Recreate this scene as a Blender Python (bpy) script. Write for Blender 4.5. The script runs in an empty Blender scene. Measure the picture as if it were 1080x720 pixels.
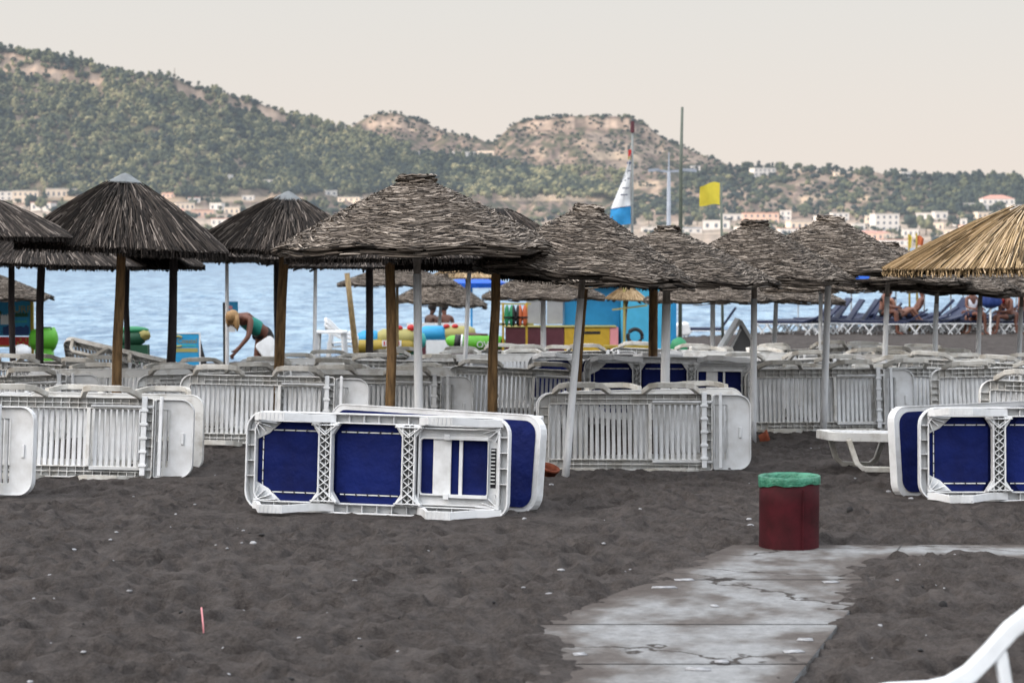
import bpy, math, random
import numpy as np
from mathutils import Vector, Matrix
R = math.radians
rnd = random.Random(7)
sc = bpy.context.scene
COL = sc.collection
F = 2100.0; TP = 0.05; ZC = 1.9; SEA = -1.1

# ------------------------------------------------------------------ ground profile and sight lines
GY = np.array([-200, 0, 12, 14, 18.1, 22.6, 35, 60, 80, 200.])
GZ = np.array([0.6, 0.0, 0.0, -0.03, -0.17, -0.28, -0.5, -0.80, -0.85, -0.9])
def shore(x): return 54.0 + 1.35*np.clip(x, -30, 60)
def G(x, y):
    z = np.interp(y, GY, GZ)
    d = (y - shore(x)) / 1.35
    return np.where(d > -4, z + np.where(d > -4, np.clip((d+4)/6, 0, 1)**1.3 * (SEA-0.5 - z), 0), z)
def g(x, y): return float(G(np.array(x, float), np.array(y, float)))
CP = 1/math.sqrt(1+TP*TP); SP = TP*CP
def P(px, py, Y):                       # point seen at photo pixel (px, py) at distance Y
    a = (px-540)/F; b = (360-py)/F
    d = (a, CP + b*SP, -SP + b*CP); t = Y/d[1]
    return Vector((d[0]*t, Y, ZC + d[2]*t))
def X(px, Y): return P(px, 300, Y).x

# ------------------------------------------------------------------ noise
_rs = np.random.RandomState(5); _T = _rs.rand(256, 256)
def vn(x, y, s=0):
    x = np.asarray(x, float) + s*17.3; y = np.asarray(y, float) + s*31.7
    xi = np.floor(x).astype(int); yi = np.floor(y).astype(int); fx = x-xi; fy = y-yi
    fx = fx*fx*(3-2*fx); fy = fy*fy*(3-2*fy)
    a = _T[xi % 256, yi % 256]; b = _T[(xi+1) % 256, yi % 256]; c = _T[xi % 256, (yi+1) % 256]; d = _T[(xi+1) % 256, (yi+1) % 256]
    return (a*(1-fx)+b*fx)*(1-fy) + (c*(1-fx)+d*fx)*fy
def fbm(x, y, s=0, o=4):
    r = 0; a = 0.5
    for k in range(o): r = r + a*(vn(np.asarray(x)*2**k, np.asarray(y)*2**k, s+k)); a *= 0.5
    return r/(1-0.5**o)

# ------------------------------------------------------------------ materials
def mat(name, col, rough=0.6, noise=None, bump=None, spec=0.5, rand=0.0, tone=None, haze=None, metal=0.0, col2=None, vcol=None, stretch=(1, 1, 1), fac=(0.35, 0.7), grain=(6, 0.62)):
    m = bpy.data.materials.new(name); m.use_nodes = True
    nt = m.node_tree; N = nt.nodes; L = nt.links
    b = N['Principled BSDF']; b.inputs['Roughness'].default_value = rough; b.inputs['Metallic'].default_value = metal
    b.inputs['Specular IOR Level'].default_value = spec
    out = N['Material Output']
    def V4(c): return (*c, 1)
    tc = N.new('ShaderNodeTexCoord'); mp = N.new('ShaderNodeMapping'); mp.inputs['Scale'].default_value = stretch
    L.new(tc.outputs['Object'], mp.inputs['Vector'])
    src = None
    if tone:
        at = N.new('ShaderNodeAttribute'); at.attribute_name = 'tone'
        rp = N.new('ShaderNodeValToRGB'); els = rp.color_ramp.elements
        els[0].position = tone[0][0]; els[0].color = V4(tone[0][1]); els[1].position = tone[-1][0]; els[1].color = V4(tone[-1][1])
        for p_, c_ in tone[1:-1]: e = els.new(p_); e.color = V4(c_)
        L.new(at.outputs['Fac'], rp.inputs['Fac']); src = rp.outputs['Color']
    elif vcol:
        at = N.new('ShaderNodeAttribute'); at.attribute_name = 'col'; src = at.outputs['Color']
    if noise:
        nz = N.new('ShaderNodeTexNoise'); nz.inputs['Scale'].default_value = noise; nz.inputs['Detail'].default_value = grain[0]; nz.inputs['Roughness'].default_value = grain[1]
        L.new(mp.outputs['Vector'], nz.inputs['Vector'])
        rp2 = N.new('ShaderNodeValToRGB'); rp2.color_ramp.elements[0].position = fac[0]; rp2.color_ramp.elements[1].position = fac[1]
        L.new(nz.outputs['Fac'], rp2.inputs['Fac'])
        if src is None:
            rp2.color_ramp.elements[0].color = V4(col); rp2.color_ramp.elements[1].color = V4(col2 or col); src = rp2.outputs['Color']
        else:
            rp2.color_ramp.elements[0].color = (0.62, 0.62, 0.62, 1); rp2.color_ramp.elements[1].color = (1.25, 1.25, 1.25, 1)
            mx = N.new('ShaderNodeMix'); mx.data_type = 'RGBA'; mx.blend_type = 'MULTIPLY'; mx.inputs['Factor'].default_value = 1
            L.new(src, mx.inputs['A']); L.new(rp2.outputs['Color'], mx.inputs['B']); src = mx.outputs['Result']
    if rand:
        oi = N.new('ShaderNodeObjectInfo'); mr = N.new('ShaderNodeMapRange')
        mr.inputs['To Min'].default_value = 1-rand; mr.inputs['To Max'].default_value = 1+rand*0.4
        L.new(oi.outputs['Random'], mr.inputs['Value'])
        mx = N.new('ShaderNodeMix'); mx.data_type = 'RGBA'; mx.blend_type = 'MULTIPLY'; mx.inputs['Factor'].default_value = 1
        if src is None: mx.inputs['A'].default_value = V4(col)
        else: L.new(src, mx.inputs['A'])
        L.new(mr.outputs['Result'], mx.inputs['B']); src = mx.outputs['Result']
    if src is None: b.inputs['Base Color'].default_value = V4(col)
    else: L.new(src, b.inputs['Base Color'])
    if bump:
        prev = None
        for (s_, st_, d_) in bump:
            n2 = N.new('ShaderNodeTexNoise'); n2.inputs['Scale'].default_value = s_; n2.inputs['Detail'].default_value = 4
            L.new(mp.outputs['Vector'], n2.inputs['Vector'])
            bp = N.new('ShaderNodeBump'); bp.inputs['Strength'].default_value = st_; bp.inputs['Distance'].default_value = d_
            L.new(n2.outputs['Fac'], bp.inputs['Height'])
            if prev: L.new(prev.outputs['Normal'], bp.inputs['Normal'])
            prev = bp
        L.new(prev.outputs['Normal'], b.inputs['Normal'])
    if haze:  # distance haze painted in: an even pale glow mixed into the surface
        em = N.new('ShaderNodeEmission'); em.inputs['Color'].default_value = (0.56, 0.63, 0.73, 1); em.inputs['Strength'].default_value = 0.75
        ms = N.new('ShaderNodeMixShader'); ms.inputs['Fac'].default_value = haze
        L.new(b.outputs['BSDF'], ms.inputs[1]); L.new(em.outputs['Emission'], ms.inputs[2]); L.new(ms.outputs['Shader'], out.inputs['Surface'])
    return m
M = {}
M['plastic'] = mat('white_plastic', (0.58, 0.59, 0.59), 0.42, noise=5, col2=(0.82, 0.84, 0.86), rand=0.10, bump=[(30, 0.12, 0.01)], fac=(0.25, 0.55))
M['weathered'] = mat('weathered_plastic', (0.46, 0.43, 0.38), 0.6, noise=6, col2=(0.82, 0.82, 0.80), rand=0.12, bump=[(60, 0.2, 0.01)], fac=(0.28, 0.5))
M['tanleg'] = mat('sun_worn_plastic', (0.36, 0.325, 0.27), 0.6, noise=6, col2=(0.70, 0.69, 0.65), rand=0.2, fac=(0.3, 0.65))
M['slat'] = mat('slat_plastic', (0.56, 0.56, 0.55), 0.5, noise=3.3, col2=(0.82, 0.84, 0.86), rand=0.12, fac=(0.3, 0.6))
M['blue'] = mat('blue_mesh_fabric', (0.002, 0.006, 0.06), 0.75, noise=2.2, col2=(0.005, 0.016, 0.135), bump=[(5, 0.7, 0.05), (700, 0.4, 0.003)], spec=0.2)
M['dark'] = mat('dark_cord', (0.015, 0.015, 0.02), 0.8)
M['wicker'] = mat('woven_reed', (0.2,)*3, 0.85, tone=[(0, (0.012, 0.0095, 0.008)), (0.45, (0.078, 0.063, 0.051)), (0.8, (0.20, 0.166, 0.137)), (1, (0.42, 0.36, 0.305))], spec=0.25, rand=0.15)
M['thatch'] = mat('dark_thatch', (0.02,)*3, 0.8, tone=[(0, (0.006, 0.0048, 0.0042)), (0.45, (0.021, 0.016, 0.0135)), (0.8, (0.068, 0.054, 0.045)), (1, (0.24, 0.205, 0.18))], spec=0.3, rand=0.1)
M['straw'] = mat('golden_straw', (0.4, 0.3, 0.15), 0.8, tone=[(0, (0.045, 0.030, 0.014)), (0.3, (0.20, 0.135, 0.068)), (0.7, (0.50, 0.36, 0.20)), (1, (0.72, 0.56, 0.38))], spec=0.3)
M['under'] = mat('thatch_underside', (0.016, 0.013, 0.011), 0.9, noise=20, col2=(0.04, 0.032, 0.027))
M['cap'] = mat('galvanised_cap', (0.12, 0.13, 0.138), 0.6, noise=8, col2=(0.20, 0.22, 0.23), spec=0.3)
M['wood'] = mat('brown_wood_pole', (0.085, 0.047, 0.018), 0.75, noise=5, col2=(0.33, 0.195, 0.08), stretch=(6, 6, 0.8), bump=[(14, 0.4, 0.01)])
M['darkwood'] = mat('dark_wood_pole', (0.012, 0.009, 0.01), 0.75, noise=8, col2=(0.04, 0.028, 0.03), stretch=(5, 5, 0.8))
M['bamboo'] = mat('bamboo_pole', (0.16, 0.11, 0.05), 0.6, noise=8, col2=(0.36, 0.26, 0.12), stretch=(3, 3, 1))
M['whitepole'] = mat('white_painted_pole', (0.52, 0.54, 0.57), 0.5, noise=7, col2=(0.78, 0.80, 0.82), stretch=(4, 4, 0.7), rand=0.1, fac=(0.25, 0.5))
M['greywood'] = mat('grey_wood', (0.14, 0.12, 0.10), 0.8, noise=10, col2=(0.30, 0.27, 0.24), stretch=(5, 5, 0.8))
M['sand'] = mat('grey_sand', (0.022, 0.019, 0.018), 0.95, noise=3.0, col2=(0.142, 0.126, 0.119), bump=[(26, 0.8, 0.03), (90, 0.9, 0.015), (380, 0.9, 0.007)], spec=0.1, fac=(0.36, 0.68), grain=(15, 0.9))
M['concrete'] = mat('worn_concrete', (0.058, 0.050, 0.045), 0.85, noise=2.4, col2=(0.215, 0.225, 0.235), stretch=(0.8, 1.3, 1), bump=[(30, 0.4, 0.01), (160, 0.35, 0.003)], fac=(0.39, 0.60), grain=(14, 0.78))
M['stone'] = mat('pale_pebble', (0.25, 0.25, 0.26), 0.8, noise=30, col2=(0.6, 0.61, 0.64), rand=0.3)
M['darkstone'] = mat('dark_pebble', (0.015, 0.014, 0.015), 0.8)
M['maroon'] = mat('maroon_paint', (0.030, 0.003, 0.005), 0.7, noise=7, col2=(0.065, 0.006, 0.011), bump=[(20, 0.15, 0.01)], spec=0.2)
M['bag'] = mat('green_plastic_bag', (0.018, 0.13, 0.075), 0.45, noise=14, col2=(0.055, 0.26, 0.165), bump=[(22, 0.9, 0.03), (70, 0.5, 0.01)])
M['terra'] = mat('terracotta', (0.16, 0.035, 0.015), 0.8, noise=12, col2=(0.28, 0.075, 0.035))
def flat(n, c, r=0.55, **k): M[n] = mat(n, c, r, noise=k.pop('noise', 4), col2=tuple(min(1, x*1.25+0.004) for x in c), **k)
flat('kioskblue', (0.008, 0.21, 0.46)); flat('kiosklight', (0.05, 0.36, 0.58)); flat('kioskmaroon', (0.085, 0.02, 0.03), noise=9); flat('kioskyellow', (0.45, 0.29, 0.02), noise=8)
flat('shutter', (0.27, 0.28, 0.30)); flat('pink', (0.62, 0.25, 0.27)); flat('navy', (0.002, 0.009, 0.045), 0.6); flat('closedblue', (0.006, 0.028, 0.15), 0.7); flat('royal', (0.004, 0.09, 0.5)); flat('cream', (0.62, 0.58, 0.42))
flat('limegreen', (0.10, 0.40, 0.025), 0.5); flat('green', (0.015, 0.20, 0.085)); flat('darkgreen', (0.008, 0.07, 0.035)); flat('teal', (0.01, 0.24, 0.19), 0.6)
flat('yellow', (0.30, 0.22, 0.025), 0.5); flat('red', (0.45, 0.02, 0.02)); flat('cyan', (0.02, 0.28, 0.55)); flat('black', (0.008, 0.008, 0.01)); flat('orange', (0.45, 0.10, 0.03))
flat('paleyellow', (0.33, 0.30, 0.10)); flat('deepblue', (0.006, 0.04, 0.16)); flat('seagreen', (0.05, 0.36, 0.33)); flat('white', (0.74, 0.77, 0.80), 0.45); flat('greymetal', (0.20, 0.22, 0.22), 0.5)
flat('masttone', (0.10, 0.12, 0.10)); flat('flagyellow', (0.62, 0.52, 0.05), 0.8); flat('sailwhite', (0.66, 0.68, 0.70), 0.8); flat('sailblue', (0.03, 0.27, 0.58), 0.8); flat('lamp', (0.30, 0.33, 0.38))
flat('skin', (0.22, 0.10, 0.065)); flat('tan', (0.13, 0.05, 0.032)); flat('darkskin', (0.06, 0.026, 0.018)); flat('hairblond', (0.30, 0.18, 0.075), 0.6, noise=40); flat('hairdark', (0.012, 0.008, 0.007), 0.6); flat('shirt', (0.70, 0.72, 0.78))
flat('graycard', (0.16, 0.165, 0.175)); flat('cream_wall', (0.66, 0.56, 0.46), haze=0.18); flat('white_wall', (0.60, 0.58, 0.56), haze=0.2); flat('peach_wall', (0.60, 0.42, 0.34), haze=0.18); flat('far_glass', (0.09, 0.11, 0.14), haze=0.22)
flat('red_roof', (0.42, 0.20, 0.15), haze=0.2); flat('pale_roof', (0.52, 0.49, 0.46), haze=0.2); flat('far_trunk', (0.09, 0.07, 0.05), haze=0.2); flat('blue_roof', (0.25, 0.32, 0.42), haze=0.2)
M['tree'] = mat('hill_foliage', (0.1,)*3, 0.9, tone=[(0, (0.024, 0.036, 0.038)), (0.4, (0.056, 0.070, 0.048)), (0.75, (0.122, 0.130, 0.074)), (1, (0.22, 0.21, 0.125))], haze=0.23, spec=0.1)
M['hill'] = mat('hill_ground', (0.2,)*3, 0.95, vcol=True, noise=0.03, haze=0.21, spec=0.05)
M['sailmark'] = mat('sail_marking', (0.06, 0.07, 0.12), 0.7)

def add_cracks(m, scale, width, dark):
    nt = m.node_tree; N = nt.nodes; L = nt.links; b = N['Principled BSDF']; src = b.inputs['Base Color'].links[0].from_socket
    tc = N.new('ShaderNodeTexCoord'); nz = N.new('ShaderNodeTexNoise'); nz.inputs['Scale'].default_value = 3; nz.inputs['Detail'].default_value = 5; L.new(tc.outputs['Object'], nz.inputs['Vector'])
    va = N.new('ShaderNodeVectorMath'); va.operation = 'MULTIPLY_ADD'; va.inputs[1].default_value = (0.5, 0.5, 0.5); L.new(nz.outputs['Color'], va.inputs[0]); L.new(tc.outputs['Object'], va.inputs[2])
    vo = N.new('ShaderNodeTexVoronoi'); vo.feature = 'DISTANCE_TO_EDGE'; vo.inputs['Scale'].default_value = scale; L.new(va.outputs['Vector'], vo.inputs['Vector'])
    mr = N.new('ShaderNodeMapRange'); mr.inputs['From Min'].default_value = width*0.4; mr.inputs['From Max'].default_value = width; L.new(vo.outputs['Distance'], mr.inputs['Value'])
    mx = N.new('ShaderNodeMix'); mx.data_type = 'RGBA'; mx.inputs['A'].default_value = (*dark, 1); L.new(mr.outputs['Result'], mx.inputs['Factor']); L.new(src, mx.inputs['B']); L.new(mx.outputs['Result'], b.inputs['Base Color'])
M['dusty'] = mat('sanded_concrete', (0.10, 0.10, 0.10), 0.88, tone=[(0.0, (0.245, 0.25, 0.255)), (0.25, (0.20, 0.20, 0.20)), (0.6, (0.115, 0.104, 0.098)), (1, (0.078, 0.066, 0.060))], noise=14, grain=(12, 0.8), bump=[(40, 0.4, 0.008), (200, 0.4, 0.003)], spec=0.2, fac=(0.3, 0.7))
add_cracks(M['dusty'], 0.42, 0.006, (0.045, 0.039, 0.036))
# ------------------------------------------------------------------ mesh builder
class MB:
    def __init__(s): s.v = []; s.f = []; s.t = []; s.tone = None; s.mi = []; s.cur = 0
    def add(s, vs, fs):
        o = len(s.v); s.v += [tuple(v) for v in vs]; s.f += [tuple(i+o for i in f) for f in fs]; s.mi += [s.cur]*len(fs)
        if s.tone is not None: s.t += [s.tone]*len(vs)
    def box(s, x0, x1, y0, y1, z0, z1):
        s.add([(x0,y0,z0),(x1,y0,z0),(x1,y1,z0),(x0,y1,z0),(x0,y0,z1),(x1,y0,z1),(x1,y1,z1),(x0,y1,z1)],
              [(0,3,2,1),(4,5,6,7),(0,1,5,4),(1,2,6,5),(2,3,7,6),(3,0,4,7)])
    def bar(s, a, b, w, h, up=(0,0,1)):
        a = Vector(a); b = Vector(b); d = (b-a).normalized(); sd = d.cross(Vector(up))
        if sd.length < 1e-4: sd = d.cross(Vector((1,0,0)))
        sd.normalize(); u = sd.cross(d); sd *= w/2; u *= h/2
        s.add([a-sd-u,a+sd-u,a+sd+u,a-sd+u,b-sd-u,b+sd-u,b+sd+u,b-sd+u],[(0,3,2,1),(4,5,6,7),(0,1,5,4),(1,2,6,5),(2,3,7,6),(3,0,4,7)])
    def sweep(s, pts, w, h, up=(0,1,0), closed=False):       # rectangular section, mitred
        pts = [Vector(p) for p in pts]; n = len(pts); up = Vector(up); vs = []
        for i, p in enumerate(pts):
            a = pts[i-1] if (i or closed) else p; b = pts[(i+1) % n] if (i < n-1 or closed) else p
            d = (b-a).normalized(); sd = d.cross(up).normalized(); 
            k = 1.0
            if a != p and b != p:
                c = (p-a).normalized().dot((b-p).normalized()); k = 1/math.sqrt(max(0.3, (1+c)/2))
            vs += [p-sd*w/2*k-up*h/2, p+sd*w/2*k-up*h/2, p+sd*w/2*k+up*h/2, p-sd*w/2*k+up*h/2]
        fs = []
        for i in range(n if closed else n-1):
            j = (i+1) % n
            for q in range(4): fs.append((i*4+q, i*4+(q+1)%4, j*4+(q+1)%4, j*4+q))
        if not closed: fs += [(3,2,1,0), tuple((n-1)*4+q for q in range(4))]
        s.add(vs, fs)
    def tube(s, pts, r, n=8, cap=True):
        pts = [Vector(p) for p in pts]; k = len(pts); rs = r if isinstance(r, (list, tuple)) else [r]*k; vs = []; fs = []
        for i, p in enumerate(pts):
            d = (pts[min(i+1,k-1)]-pts[max(i-1,0)]).normalized(); u = d.cross(Vector((0,0,1)) if abs(d.z) < 0.95 else Vector((1,0,0))).normalized(); w = u.cross(d)
            for q in range(n): a = 2*math.pi*q/n; vs.append(p+(u*math.cos(a)+w*math.sin(a))*rs[i])
        for i in range(k-1):
            for q in range(n): fs.append((i*n+q, i*n+(q+1)%n, (i+1)*n+(q+1)%n, (i+1)*n+q))
        if cap: fs += [tuple(range(n))[::-1], tuple((k-1)*n+q for q in range(n))]
        s.add(vs, fs)
    def lathe(s, prof, n=24, wob=None):
        k = len(prof); vs = []; fs = []
        for r_, z_ in prof:
            for q in range(n):
                a = 2*math.pi*q/n; rr = r_*(wob(a, z_) if wob else 1); vs.append((rr*math.cos(a), rr*math.sin(a), z_))
        for i in range(k-1):
            for q in range(n): fs.append((i*n+q, i*n+(q+1)%n, (i+1)*n+(q+1)%n, (i+1)*n+q))
        s.add(vs, fs)
    def ring(s, outer, inner, z0, z1):
        n = len(outer); vs = [(x,y,z0) for x,y in outer]+[(x,y,z1) for x,y in outer]+[(x,y,z0) for x,y in inner]+[(x,y,z1) for x,y in inner]; fs = []
        for i in range(n):
            j = (i+1) % n
            fs += [(i,j,n+j,n+i),(2*n+j,2*n+i,3*n+i,3*n+j),(n+i,n+j,3*n+j,3*n+i),(j,i,2*n+i,2*n+j)]
        s.add(vs, fs)
    def slab(s, poly, z0, z1):
        n = len(poly); vs = [(x,y,z0) for x,y in poly]+[(x,y,z1) for x,y in poly]
        s.add(vs, [tuple(range(n))[::-1], tuple(range(n,2*n))]+[(i,(i+1)%n,n+(i+1)%n,n+i) for i in range(n)])
    def ball(s, c, r, n=12, m=8, wob=0, seed=0):
        rr = random.Random(seed); c = Vector(c); rx = r if isinstance(r, (list, tuple)) else (r,r,r); vs = []; fs = []
        for i in range(m+1):
            th = math.pi*i/m
            for q in range(n):
                a = 2*math.pi*q/n; k = 1+rr.uniform(-wob, wob)
                vs.append(c+Vector((math.sin(th)*math.cos(a)*rx[0], math.sin(th)*math.sin(a)*rx[1], math.cos(th)*rx[2]))*k)
        for i in range(m):
            for q in range(n): fs.append((i*n+q, (i+1)*n+q, (i+1)*n+(q+1)%n, i*n+(q+1)%n))
        s.add(vs, fs)
    def mesh(s, name, mats, smooth=False, bevel=0):
        me = bpy.data.meshes.new(name); me.from_pydata(s.v, [], s.f)
        for m_ in (mats if isinstance(mats, list) else [mats]): me.materials.append(m_)
        if len(me.materials) > 1: me.polygons.foreach_set('material_index', s.mi)
        if s.t: a = me.attributes.new('tone', 'FLOAT', 'POINT'); a.data.foreach_set('value', s.t)
        if smooth: me.polygons.foreach_set('use_smooth', [True]*len(me.polygons))
        me.update(); return me
    def build(s, name, mats, parent=None, smooth=False, loc=None, bevel=0):
        o = bpy.data.objects.new(name, s.mesh(name, mats, smooth)); COL.objects.link(o)
        if parent: o.parent = parent
        if loc: o.location = loc
        if bevel:
            b = o.modifiers.new('bevel', 'BEVEL'); b.width = bevel; b.segments = 2; b.limit_method = 'ANGLE'
        return o
def tag(o, label=None, cat=None, group=None, kind=None):
    if label: o['label'] = label
    if cat: o['category'] = cat
    if group: o['group'] = group
    if kind: o['kind'] = kind
    return o
def empty(name, loc=(0,0,0), rz=0):
    o = bpy.data.objects.new(name, None); COL.objects.link(o); o.location = loc; o.rotation_euler = (0,0,rz); o.empty_display_size = 0.2; return o
KIDS = {}
def copy_tree(o, parent=None):
    c = o.copy(); COL.objects.link(c); c.parent = parent
    for ch in [k for k in o.children]: copy_tree(ch, c)
    return c
USED = set()
def inst(proto):                               # first use takes the prototype itself, later uses copy it
    if proto.name not in USED: USED.add(proto.name); return proto
    return copy_tree(proto)
def rr(x0, x1, y0, y1, r, n=6):
    r = r if isinstance(r, (list, tuple)) else [r]*4; pts = []
    for (cx, cy, a0, q) in ((x1-r[0], y1-r[0], 0, r[0]), (x0+r[1], y1-r[1], 90, r[1]), (x0+r[2], y0+r[2], 180, r[2]), (x1-r[3], y0+r[3], 270, r[3])):
        for k in range(n+1): a = R(a0+90*k/n); pts.append((cx+q*math.cos(a), cy+q*math.sin(a)))
    return pts
def npmesh(name, V, Fq, mats, tone=None, col=None, smooth=True):
    me = bpy.data.meshes.new(name); V = np.asarray(V, np.float32); Fq = np.asarray(Fq, np.int32); k = Fq.shape[1]
    me.vertices.add(len(V)); me.vertices.foreach_set('co', V.ravel()); me.loops.add(Fq.size); me.loops.foreach_set('vertex_index', Fq.ravel())
    me.polygons.add(len(Fq)); me.polygons.foreach_set('loop_start', np.arange(0, Fq.size, k, dtype=np.int32)); me.polygons.foreach_set('loop_total', np.full(len(Fq), k, np.int32))
    if smooth: me.polygons.foreach_set('use_smooth', np.ones(len(Fq), bool))
    if tone is not None: a = me.attributes.new('tone', 'FLOAT', 'POINT'); a.data.foreach_set('value', np.asarray(tone, np.float32))
    if col is not None: a = me.attributes.new('col', 'FLOAT_COLOR', 'POINT'); a.data.foreach_set('color', np.asarray(col, np.float32).ravel())
    me.materials.append(mats); me.update(calc_edges=True); me.validate(); return me
def npobj(name, *a, **k):
    o = bpy.data.objects.new(name, npmesh(name, *a, **k)); COL.objects.link(o); return o
def gridfaces(nr, nc):
    i = np.arange(nr*nc).reshape(nr, nc)
    return np.stack([i[:-1,:-1], i[:-1,1:], i[1:,1:], i[1:,:-1]], -1).reshape(-1, 4)

def text(body, size, m_, par, loc, name='lettering', rot=(R(90), 0, 0), align='CENTER'):
    f = bpy.data.curves.new('text', 'FONT'); f.body = body; f.size = size; f.extrude = 0.003; f.align_x = align; t_ = bpy.data.objects.new('text', f); COL.objects.link(t_)
    me = bpy.data.meshes.new_from_object(t_.evaluated_get(bpy.context.evaluated_depsgraph_get())); COL.objects.unlink(t_); bpy.data.objects.remove(t_); me.materials.clear(); me.materials.append(M[m_])
    fo = bpy.data.objects.new(name, me); COL.objects.link(fo); fo.parent = par; fo.rotation_euler = rot; fo.location = loc; return fo

# ------------------------------------------------------------------ camera, world, sun
cam = bpy.data.cameras.new('camera'); co = bpy.data.objects.new('camera', cam); COL.objects.link(co); sc.camera = co
cam.sensor_width = 36; cam.lens = 70; cam.clip_start = 0.1; cam.clip_end = 12000
co.location = (0, 0, ZC); co.rotation_euler = (math.pi/2 - math.atan(TP), 0, 0)
cam.dof.use_dof = True; cam.dof.focus_distance = 15.0; cam.dof.aperture_fstop = 3.8
w = bpy.data.worlds.new('World'); sc.world = w; w.use_nodes = True
nt = w.node_tree; bg = nt.nodes['Background']; bg.inputs['Strength'].default_value = 0.12
sky = nt.nodes.new('ShaderNodeTexSky'); sky.sky_type = 'NISHITA'; sky.sun_disc = False
SUN_EL, SUN_AZ = R(16), R(-112)      # azimuth measured from +Y towards +X
sky.sun_elevation = SUN_EL; sky.sun_rotation = SUN_AZ; sky.air_density = 1.0; sky.dust_density = 2.0; sky.ozone_density = 1.0
tcw = nt.nodes.new('ShaderNodeTexCoord'); sep = nt.nodes.new('ShaderNodeSeparateXYZ'); nt.links.new(tcw.outputs['Generated'], sep.inputs['Vector'])
rpw = nt.nodes.new('ShaderNodeValToRGB'); rpw.color_ramp.elements[0].position = 0.0; rpw.color_ramp.elements[0].color = (0.97, 0.97, 0.97, 1)
rpw.color_ramp.elements[1].position = 0.75; rpw.color_ramp.elements[1].color = (0.75, 0.75, 0.75, 1)
nt.links.new(sep.outputs['Z'], rpw.inputs['Fac'])
hz = nt.nodes.new('ShaderNodeValToRGB'); e = hz.color_ramp.elements
e[0].position = 0.0; e[0].color = (0.89, 0.785, 0.705, 1); e[1].position = 0.13; e[1].color = (0.81, 0.79, 0.755, 1)
x_ = e.new(0.3); x_.color = (1.38, 1.42, 1.48, 1); x_ = e.new(0.7); x_.color = (2.30, 2.42, 2.60, 1)
nt.links.new(sep.outputs['Z'], hz.inputs['Fac'])
scl = nt.nodes.new('ShaderNodeVectorMath'); scl.operation = 'SCALE'; scl.inputs['Scale'].default_value = 1/0.12
nt.links.new(hz.outputs['Color'], scl.inputs[0])
mxw = nt.nodes.new('ShaderNodeMix'); mxw.data_type = 'RGBA'
nt.links.new(rpw.outputs['Color'], mxw.inputs['Factor']); nt.links.new(sky.outputs['Color'], mxw.inputs['A']); nt.links.new(scl.outputs['Vector'], mxw.inputs['B'])
nm_ = nt.nodes.new('ShaderNodeVectorMath'); nm_.operation = 'NORMALIZE'; nt.links.new(tcw.outputs['Generated'], nm_.inputs[0])
dt = nt.nodes.new('ShaderNodeVectorMath'); dt.operation = 'DOT_PRODUCT'; dt.inputs[1].default_value = (math.sin(SUN_AZ)*math.cos(R(28)), math.cos(SUN_AZ)*math.cos(R(28)), math.sin(R(28))); nt.links.new(nm_.outputs['Vector'], dt.inputs[0])
cl = nt.nodes.new('ShaderNodeClamp'); nt.links.new(dt.outputs['Value'], cl.inputs['Value'])
pw = nt.nodes.new('ShaderNodeMath'); pw.operation = 'POWER'; pw.inputs[1].default_value = 7; nt.links.new(cl.outputs['Result'], pw.inputs[0])
gl = nt.nodes.new('ShaderNodeVectorMath'); gl.operation = 'SCALE'; gl.inputs[0].default_value = (5.6/0.12, 4.9/0.12, 4.2/0.12); nt.links.new(pw.outputs['Value'], gl.inputs['Scale'])
ad = nt.nodes.new('ShaderNodeVectorMath'); ad.operation = 'ADD'; nt.links.new(mxw.outputs['Result'], ad.inputs[0]); nt.links.new(gl.outputs['Vector'], ad.inputs[1])
nt.links.new(ad.outputs['Vector'], bg.inputs['Color'])
sl = bpy.data.lights.new('sun', 'SUN'); so = bpy.data.objects.new('sun', sl); COL.objects.link(so)
sl.energy = 3.6; sl.angle = R(1.0); sl.color = (1.0, 0.80, 0.60)
sd = Vector((math.sin(SUN_AZ)*math.cos(SUN_EL), math.cos(SUN_AZ)*math.cos(SUN_EL), math.sin(SUN_EL)))
so.rotation_euler = sd.to_track_quat('Z', 'Y').to_euler()
sc.view_settings.view_transform = 'Standard'; sc.view_settings.look = 'None'; sc.view_settings.exposure = 0
sc.render.engine = 'CYCLES'; sc.cycles.use_denoising = True; sc.cycles.max_bounces = 4; sc.cycles.diffuse_bounces = 1

# ------------------------------------------------------------------ sand, path, sea
def xl(y): return np.maximum(1.40-(12.43-y)*0.48, 0.06)
def xr(y): return 2.23-(11.73-y)*0.316
def path_depth(x, y):                            # > 0 inside the slabs
    a = np.minimum(np.minimum(x-xl(y), xr(y)-x)*0.9, np.minimum(12.42-y, y-6.5))
    b = np.minimum(np.minimum(x-1.6, 14-x), np.minimum(12.42-y, y-11.85))
    return np.maximum(a, b)
def sand_noise(x, y):
    a = 0.55+0.45*np.clip((40-y)/25, 0, 1)
    n1 = 1-np.abs(2*vn(x*2.3+0.5*vn(x*3, y*3, 9), y*1.9, 1)-1); n2 = 1-np.abs(2*vn(x*5.1+vn(x*4, y*4, 8), y*4.6, 2)-1)
    n3 = 1-np.abs(2*vn(x*9.5+vn(x*5, y*5, 12), y*8.5, 7)-1)
    return a*(0.030*(n1-0.55) + 0.046*(n2-0.55) + 0.070*(n3-0.55) + 0.035*(vn(x*0.8, y*0.8, 3)-0.5) + 0.030*(vn(x*15+vn(x*7, y*7, 2), y*14, 4)-0.5) + 0.010*(vn(x*29, y*29, 6)-0.5))
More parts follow.
